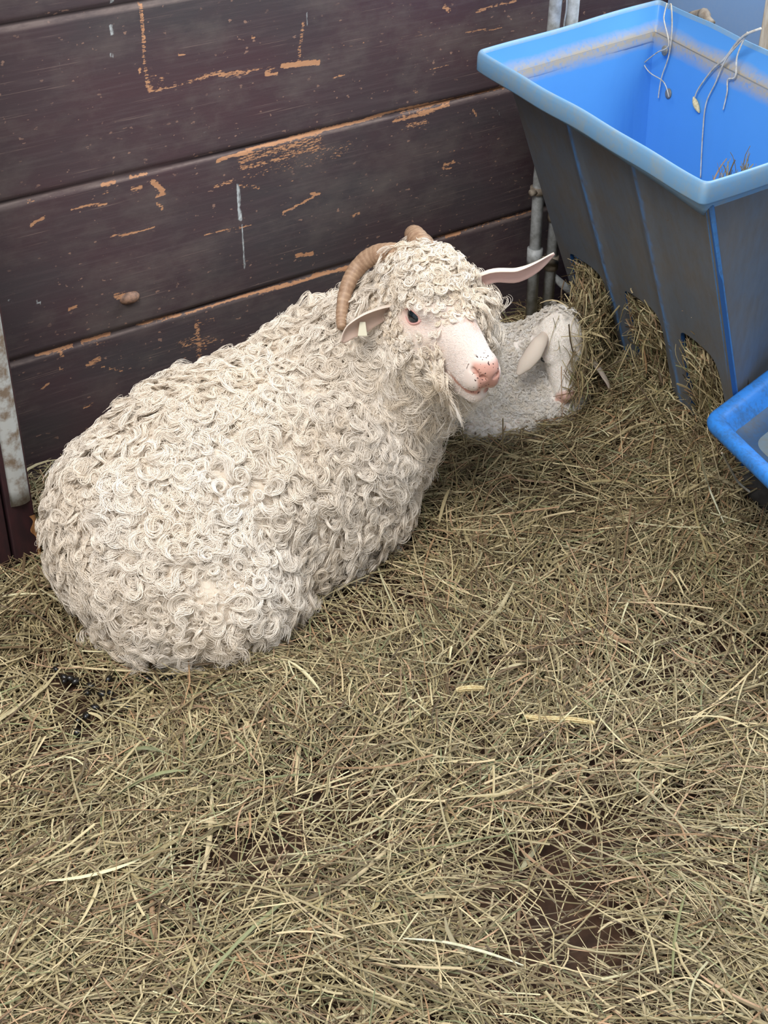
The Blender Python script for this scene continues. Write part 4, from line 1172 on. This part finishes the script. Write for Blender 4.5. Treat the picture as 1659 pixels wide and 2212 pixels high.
def straw_mesh(P, w, col, side, S):
    """ribbons with a folded section: P (N,S,3), w (N,S), side (N,S,3)"""
    N = len(P)
    T = np.gradient(P, axis=1); T /= np.linalg.norm(T, axis=2)[..., None] + 1e-9
    B = side - T * (side * T).sum(2)[..., None]; B /= np.linalg.norm(B, axis=2)[..., None] + 1e-9
    U = np.cross(T, B); U *= np.where(U[..., 2:3] < 0, -1, 1)
    a = P + B * (w / 2)[..., None]; b = P - B * (w / 2)[..., None]; m = P + U * (w * .28)[..., None]
    V = np.stack([a, m, b], 2).reshape(-1, 3)
    I = (np.arange(N)[:, None] * S * 3 + np.arange(S - 1)[None] * 3).reshape(-1)
    F = np.concatenate([np.stack([I, I + 1, I + 4, I + 3], 1), np.stack([I + 1, I + 2, I + 5, I + 4], 1)])
    c = np.repeat(col, S * 3, 0)
    return V, F, c

def colours(n, bias=None):
    k = rng.choice(len(PAL), n, p=PW)
    c = PAL[k] * rng.uniform(.55, 1.2, (n, 1))
    return c

def widths(n, S, lo=.0012, hi=.0034, leaf=.04):
    w = lo + (hi - lo) * rng.random(n) ** 1.4; lf = rng.random(n) < leaf; w[lf] *= rng.uniform(1.6, 2.6, lf.sum())
    t = np.linspace(0, 1, S)
    prof = np.where(lf[:, None], np.sin(np.pi * np.clip(t * .92 + .05, 0, 1)) ** .6, 1 - .45 * t ** 2)
    return w[:, None] * prof

def bed(n, S=7):
    poly = np.array([(-.05, 1.22), (.08, .95), (.85, .28), (1.25, .25), (1.75, .62), (2.28, .95), (2.28, 1.5), (2.0, 2.1), (.40, 2.10)])
    out = []
    while sum(map(len, out)) < n:
        q = np.stack([rng.uniform(-.1, 2.3, n), rng.uniform(.22, 2.1, n)], 1)
        ins = np.zeros(len(q), bool)
        for (x0, y0), (x1, y1) in zip(poly, np.roll(poly, -1, 0)):
            c = ((y0 > q[:, 1]) != (y1 > q[:, 1])) & (q[:, 0] < (x1 - x0) * (q[:, 1] - y0) / (y1 - y0 + 1e-12) + x0); ins ^= c
        keep = np.ones(len(q))
        for px, py, r, s in THIN: keep *= 1 - .88 * np.minimum(s, 1.1) * np.exp(-((q[:, 0] - px) ** 2 + (q[:, 1] - py) ** 2) / (r * 1.0) ** 2)
        keep *= np.clip(.05 + 1.5 * vnoise(q * 9, 77), .28, 1)
        ins &= rng.random(len(q)) < keep
        # nothing under the middle of the goat
        ins &= ~((((q[:, 0] - .97) / .24) ** 2 + ((q[:, 1] - 1.75) / .16) ** 2) < 1)
        ins &= ~((np.abs(q[:, 0] - np.interp(q[:, 1], [1.05, 1.33, 1.44], [1.775, 1.806, 1.825])) < .034) & (q[:, 1] < 1.425) & (rng.random(len(q)) < .9))
        ins &= ~((q[:, 0] > PANB(q[:, 1]) + .02) & (q[:, 1] > 1.36))
        out.append(q[ins])
    c = np.concatenate(out)[:n]
    L = np.exp(rng.normal(-2.55, .58, n)).clip(.018, .26)
    fl = 6.283 * vnoise(c * 2.6, 51)
    th = np.where(rng.random(n) < .45, fl + .55 * rng.standard_normal(n), rng.random(n) * 6.283)
    bend = rng.normal(0, .55, n) * np.where(rng.random(n) < .15, 2.2, 1)
    t = np.linspace(-.5, .5, S)
    a = th[:, None] + bend[:, None] * t
    dx = np.cos(a); dy = np.sin(a)
    st = (L / (S - 1))[:, None]
    X = c[:, :1] + np.cumsum(dx * st, 1) - (dx * st).sum(1)[:, None] / 2; Y = c[:, 1:] + np.cumsum(dy * st, 1) - (dy * st).sum(1)[:, None] / 2
    lay = rng.random(n) ** .8
    hz = hay_h(X, Y); hm = .5 * hz + .5 * hz.mean(1)[:, None]
    Z = hm * (.35 + .65 * lay[:, None]) + .004 + .010 * lay[:, None] + (rng.normal(0, .07, n) * lay)[:, None] * L[:, None] * t * 2 + (rng.random(n) * .012 * (rng.random(n) < .12))[:, None] * (1 - (2 * t) ** 2)
    Z = np.maximum(Z, .0025)
    X = np.minimum(X, np.where(Y > 1.36, PANB(Y) + .01, 9)); Y = np.minimum(Y, WY - .012)
    P = np.stack([X, Y, Z], 2)
    tw = rng.normal(0, .5, n)
    side = np.stack([-dy, dx, np.broadcast_to(tw[:, None], dx.shape)], 2)
    return straw_mesh(P, widths(n, S), colours(n), side, S)

def build_bed():
    V, F, c = bed(50000)
    me = np_mesh('hay_bedding', V, F)
    attr(me, 'straw_colour', np.concatenate([c, np.ones((len(c), 1))], 1), 'FLOAT_COLOR')
    tag(link('hay_bedding', me, [MT['hay']]), 'loose layer of dry hay covering the earth floor', 'hay', kind='stuff')
build_bed()

# hay filling the feeder and pushing out of its slots over the kid
def in_poly(q, poly):
    ins = np.zeros(len(q), bool)
    for (x0, y0), (x1, y1) in zip(poly, np.roll(poly, -1, 0)):
        ins ^= ((y0 > q[:, 1]) != (y1 > q[:, 1])) & (q[:, 0] < (x1 - x0) * (q[:, 1] - y0) / (y1 - y0 + 1e-12) + x0)
    return ins
def free_straws(c, d, L, bend, S=6, sag=0.):
    """straws centred on c, pointing along d, gently curved"""
    n = len(c); t = np.linspace(-.5, .5, S)
    d = d / np.linalg.norm(d, axis=1)[:, None]
    b = rng.standard_normal((n, 3)); b -= d * (b * d).sum(1)[:, None]; b /= np.linalg.norm(b, axis=1)[:, None]
    P = c[:, None] + d[:, None] * (L[:, None] * t)[..., None] + b[:, None] * ((bend * L)[:, None] * (.25 - t ** 2))[..., None]
    P[..., 2] -= sag * (L[:, None] * (t + .5) ** 2)
    side = np.broadcast_to(b[:, None], P.shape) + .4 * rng.standard_normal((n, 1, 3))
    return P, side
def build_feeder_hay():
    Vs, Fs, Cs = [], [], []; base = 0
    def add(P, side, w=None):
        nonlocal base
        n, S = P.shape[:2]
        V, F, c = straw_mesh(P, widths(n, S) if w is None else w, colours(n), side, S)
        Vs.append(V); Fs.append(F + base); Cs.append(c); base += len(V)
    # the packed core just behind the slotted side
    V = []
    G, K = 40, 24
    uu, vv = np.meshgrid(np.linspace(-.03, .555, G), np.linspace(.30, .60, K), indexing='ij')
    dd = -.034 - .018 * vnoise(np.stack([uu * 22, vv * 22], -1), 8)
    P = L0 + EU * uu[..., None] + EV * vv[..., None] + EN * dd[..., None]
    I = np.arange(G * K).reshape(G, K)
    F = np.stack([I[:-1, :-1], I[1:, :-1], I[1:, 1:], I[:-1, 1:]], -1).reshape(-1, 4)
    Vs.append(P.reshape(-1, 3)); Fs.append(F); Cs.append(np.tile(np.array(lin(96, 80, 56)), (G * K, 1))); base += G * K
    for k, s in enumerate(SLOTS):
        poly = np.array(s); lo, hi = poly.min(0), poly.max(0)
        for n, d0, d1, tang in ((900, -.040, -.012, .25), (700, -.014, .004, .35), (160, .0, .018, .6)):
            q = rng.uniform(lo - .01, hi + .01, (n * 3, 2)); q = q[in_poly(q, poly)][:n]; m = len(q)
            c = L0 + EU * q[:, :1] + EV * q[:, 1:] + EN * rng.uniform(d0, d1, m)[:, None]
            a = rng.normal(1.2, .8, m)
            d = EU * np.cos(a)[:, None] + EV * np.sin(a)[:, None] + EN * (rng.normal(0, tang, m))[:, None]
            L = rng.uniform(.03, .10, m) if d0 < -.02 else rng.uniform(.025, .075, m)
            P, side = free_straws(c, d, L, rng.normal(0, .35, m))
            # in front of the side, straws stay clear of the solid part between slots
            if d1 > 0:
                e = np.stack([(P - L0) @ EU, (P - L0) @ EV], -1)
                ok = in_poly(((e[:, 0] - poly.mean(0)) * .97 + poly.mean(0)), poly) & in_poly(((e[:, -1] - poly.mean(0)) * .97 + poly.mean(0)), poly)
                P, side = P[ok], side[ok]
            e = (P - L0) @ EU; ok = (e.min(1) > -.012) & (e.max(1) < .562); P, side = P[ok], side[ok]
            add(P, side)
    # spill under the slots
    n = 2600
    u = rng.uniform(.06, .60, n); out = np.abs(rng.normal(0, .05, n)); 
    c = np.array([pan(a, .60) for a in u]); c[:, 2] = 0
    c = c + np.array([-.95, .22, 0]) * out[:, None] + np.array([-.01, 0, 0])
    top = hay_h(c[:, 0], c[:, 1]) + .012 * np.exp(-(out / .05) ** 2)
    c[:, 2] = top * rng.uniform(.4, 1.08, n) + .004
    a = rng.normal(math.pi, 1.1, n)
    d = np.stack([np.cos(a), np.sin(a), rng.normal(-.35, .35, n)], 1)
    P, side = free_straws(c, d, rng.uniform(.05, .13, n), rng.normal(0, .35, n)); P[..., 2] = np.maximum(P[..., 2], .006); add(P, side)
    # clump hanging from the first slot over the kid's brow and muzzle
    n = 640
    t = rng.random(n)
    path = spline([(1.860, 1.822, .205), (1.825, 1.795, .205), (1.775, 1.750, .200), (1.728, 1.708, .172), (1.692, 1.676, .108)], 60)
    T = np.gradient(path, axis=0); k = (t * 59).astype(int)
    rad = .016 + .012 * np.sin(np.pi * t) - .006 * t
    c = path[k] + rng.standard_normal((n, 3)) * rad[:, None] * np.array([.9, .9, .7])
    Kc = (c - KP) @ KM
    hd = kid_head_sdf(Kc.astype(np.float32))
    g = c - KP; g /= np.linalg.norm(g, axis=1)[:, None]
    c = c + g * np.clip(.012 - hd, 0, .05)[:, None]                       # lies on the head, not in it
    d = T[k] / np.linalg.norm(T[k], axis=1)[:, None] + .55 * rng.standard_normal((n, 3))
    P, side = free_straws(c, d, rng.uniform(.04, .095, n), rng.normal(0, .4, n))
    e = (P - L0) @ EU; ok = e.min(1) > .0; add(P[ok], side[ok])
    n = 700                                                                # heap between the kid and the slots
    c = np.array([1.835, 1.75, .045]) + rng.standard_normal((n, 3)) * np.array([.028, .055, .03]); c[:, 2] = np.abs(c[:, 2] - .005) + .008
    d = np.stack([-np.abs(rng.normal(.6, .4, n)), rng.normal(-.3, .7, n), rng.normal(-.2, .5, n)], 1)
    P, side = free_straws(c, d, rng.uniform(.05, .11, n), rng.normal(0, .35, n)); P[..., 2] = np.maximum(P[..., 2], .006); add(P, side)
    # hay in the hopper, banked up at the front corner
    n = 500
    c = np.stack([rng.uniform(1.66, 1.80, n), rng.uniform(1.385, 1.47, n), rng.uniform(.30, .56, n)], 1)
    c[:, 0] = np.maximum(c[:, 0], 1.64 + (.61 - c[:, 2]) * .33 + .02)
    d = rng.standard_normal((n, 3)) * np.array([.6, .6, .5]); P, side = free_straws(c, d, rng.uniform(.03, .06, n), rng.normal(0, .3, n))
    P[..., 1] = np.maximum(P[..., 1], 1.368 + (.61 - P[..., 2]) * .13); P[..., 0] = np.maximum(P[..., 0], 1.625 + (.61 - P[..., 2]) * .36); add(P, side)
    n = 46
    c = np.stack([rng.uniform(1.660, 1.745, n), rng.uniform(1.378, 1.40, n), rng.uniform(.60, .628, n)], 1)
    d = np.stack([rng.normal(.0, .35, n), rng.normal(.0, .15, n), np.ones(n)], 1)
    P, side = free_straws(c, d, rng.uniform(.025, .07, n), rng.normal(0, .35, n)); add(P, side)
    V = np.concatenate(Vs); c = np.concatenate(Cs)
    me = np_mesh('feeder_hay', V, [np.concatenate(Fs)])
    attr(me, 'straw_colour', np.concatenate([c, np.ones((len(c), 1))], 1), 'FLOAT_COLOR')
    tag(link('feeder_hay', me, [MT['hay']]), 'dense hay bulging from the slots of the blue feeder onto the kid', 'hay', kind='stuff')
build_feeder_hay()

# ---------- single stems ----------
def stem(name, pts, r, label, group=None, colr=None, cat='stem', n=40):
    S = spline(pts, n); rr = np.interp(np.linspace(0, 1, n), np.linspace(0, 1, len(np.atleast_1d(r))), np.atleast_1d(r))
    mb = MB(); mb.tube(S, rr, 7); o = mb.build(name, [MT['stem']])
    tag(o, label, cat, group); return o
MT['stem'] = m_simple('dry_stem', lin(222, 218, 206), lin(184, 172, 152), 90, .7, .3)
stem('dry_stem', [(2.175, 2.0, .665), (2.163, 1.984, .677), (2.156, 1.968, .637), (2.149, 1.961, .586), (2.147, 1.971, .542), (2.144, 1.971, .514), (2.143, 1.970, .498)], [.0016, .0012], 'straight dry stem hanging in the far corner of the feeder beside the bolts')
stem('dry_stem', [(2.165, 1.9974, 0.6773), (2.1562, 1.9928, 0.6564), (2.1445, 1.9796, 0.6478), (2.1335, 1.9506, 0.6108), (2.1395, 1.9836, 0.5878), (2.1445, 2.0176, 0.5598), (2.1435, 2.0186, 0.5518), (2.1365, 1.9926, 0.5438), (2.1255, 1.9446, 0.5408), (2.1165, 1.9176, 0.5198)], [.0014, .0011], 'looped dry stem hanging in the far corner of the feeder')
stem('dry_stem', [(2.112, 1.712, .703), (2.106, 1.739, .687), (2.109, 1.762, .664), (2.111, 1.786, .629), (2.115, 1.814, .602), (2.118, 1.845, .557), (2.118, 1.853, .535)], [.0026, .0024, .0012], 'thick bent dry stem draped over the right rim of the feeder')
stem('dry_stem', [(2.108, 1.735, .690), (2.110, 1.780, .633), (2.110, 1.799, .580), (2.109, 1.814, .536), (2.101, 1.805, .480), (2.089, 1.785, .400)], [.0017, .0012], 'long greyish dry stem reaching down to the bottom of the feeder')
stem('dry_stem', [(2.112, 1.742, .690), (2.105, 1.752, .645), (2.100, 1.745, .609), (2.103, 1.764, .597), (2.100, 1.759, .575), (2.096, 1.759, .542)], [.0014, .0018, .0012], 'short crinkled dry stem hanging rightmost in the feeder')
# a little seed husk at the end of the draped stem
mb = MB(); mb.tube(spline([(2.118, 1.856, .537), (2.117, 1.846, .524), (2.114, 1.832, .512)], 8), [.001, .003, .005, .006, .006, .005, .003, .001], 8)
tag(mb.build('seed_husk', [MT['seed']]), 'small pale husk at the tip of the draped stem in the feeder', 'husk')

MT['pale'] = m_simple('pale_straw', lin(214, 212, 190), lin(188, 186, 150), 60, .6, .3)
def blade(name, pts, w, label, mat='pale', n=24, cat='straw'):
    S = spline(pts, n)[None]
    side = np.cross(np.gradient(S[0], axis=0), [0, 0, 1.])[None]
    ww = np.interp(np.linspace(0, 1, n), np.linspace(0, 1, len(w)), w)[None]
    V, F, c = straw_mesh(S, ww, np.ones((1, 3)), side, n)
    # underside gives the blade its thickness
    m = len(V); V = np.concatenate([V, V - [0, 0, .0006]]); F = np.concatenate([F, F[:, ::-1] + m])
    o = link(name, np_mesh(name, V, F), [MT[mat]])
    tag(o, label, cat); return o
blade('hay_straw', [(.691, .887, .040), (.727, .851, .043), (.759, .811, .041), (.786, .773, .036)], [.0012, .0035, .004, .0012], 'long whitish straw blade lying diagonally at the bottom of the pen floor')
blade('hay_straw', [(1.60, 1.29, .212), (1.66, 1.325, .13), (1.70, 1.333, .06), (1.667, 1.265, .040)], [.0016, .0045, .004, .0012], 'long pale straw blade hanging from the feeder below the tray corner')
stem('bent_straw', [(1.625, 1.262, .20), (1.69, 1.29, .13), (1.745, 1.31, .07), (1.77, 1.30, .045)], [.0018, .0022], 'bent pale stem hanging under the blue tray')

def foxtail(pts, r, label):
    root = empty('foxtail', tuple(pts[0])); tag(root, label, 'seed head', 'bristly seed heads on the hay')
    n = 60; S = spline(pts, n); T, N, B = frames(S)
    mb = MB(); t = np.linspace(0, 1, n); rr = r * np.sin(np.pi * np.clip(t * .93 + .05, 0, 1)) ** .5
    mb.tube(S, np.maximum(rr * .75, .0005), 8); 
    for i in range(2, n - 2):                                     # grains
        for j in range(7):
            a = 6.283 * j / 7 + i * .9
            o_ = np.cos(a) * N[i] + np.sin(a) * B[i]
            c = S[i] + o_ * rr[i] * .8
            mb.tube([c - T[i] * .001, c + o_ * .0006, c + T[i] * .0016 + o_ * .0006], [.0004, .0010, .0003], 5)
    mb.build('spike', [MT['seed']], root)
    mb = MB(); 
    for i in range(2, n - 2):
        for j in range(6):
            a = rng.random() * 6.283; o_ = np.cos(a) * N[i] + np.sin(a) * B[i]
            c = S[i] + o_ * rr[i] * .7
            mb.tube([c, c + o_ * .004 + T[i] * .003], [.00022, .0001], 3, cap=False)
    mb.build('bristles', [MT['seed']], root)
foxtail([(1.065, 1.096, .043), (1.085, 1.074, .044), (1.114, 1.051, .044), (1.140, 1.026, .042)], .0042, 'long pale bristly seed head lying on the hay in the open floor')
foxtail([(1.023, 1.200, .040), (1.04, 1.19, .042), (1.059, 1.179, .040)], .0038, 'short pale bristly seed head lying on hay between goat and the long seed head')

# ---------- droppings ----------
D = [(.573, 1.580), (.583, 1.580), (.588, 1.571), (.600, 1.548), (.589, 1.537), (.607, 1.522), (.617, 1.517), (.616, 1.486), (.621, 1.474), (.629, 1.468), (.612, 1.496), (.583, 1.500), (.581, 1.479), (.553, 1.493), (.565, 1.491), (.539, 1.470), (.672, 1.524), (.691, 1.503), (.702, 1.492), (.573, 1.611), (.534, 1.675), (.534, 1.633), (.629, 1.545), (.677, 1.509), (.626, 1.482), (.577, 1.588)]
def pellet():
    V = []; F = []; n1, n2 = 10, 14
    for i in range(n1 + 1):
        a = i / n1 * math.pi
        for j in range(n2):
            b = j / n2 * 2 * math.pi
            V.append((.0075 * math.cos(a), .0056 * math.sin(a) * math.cos(b) * (1 + .12 * math.cos(a)), .0054 * math.sin(a) * math.sin(b)))
    for i in range(n1):
        for j in range(n2): F.append((i * n2 + j, i * n2 + (j + 1) % n2, (i + 1) * n2 + (j + 1) % n2, (i + 1) * n2 + j))
    mb = MB(); mb.add(V, F); return mb.build('dropping', [MT['dung']])
p0 = pellet()
for i, (x, y) in enumerate(D):
    o = p0 if i == 0 else p0.copy()
    if i: COL.objects.link(o)
    o.location = (x, y, .0145 + .005 * rng.random()); o.rotation_euler = (rng.random() * .5, rng.random() * .5, rng.random() * 6.28)
    s = rng.uniform(.85, 1.2); o.scale = (s, s, s)
    tag(o, 'small shiny black dropping on the floor behind the adult goat', 'dropping', 'droppings behind the goat')
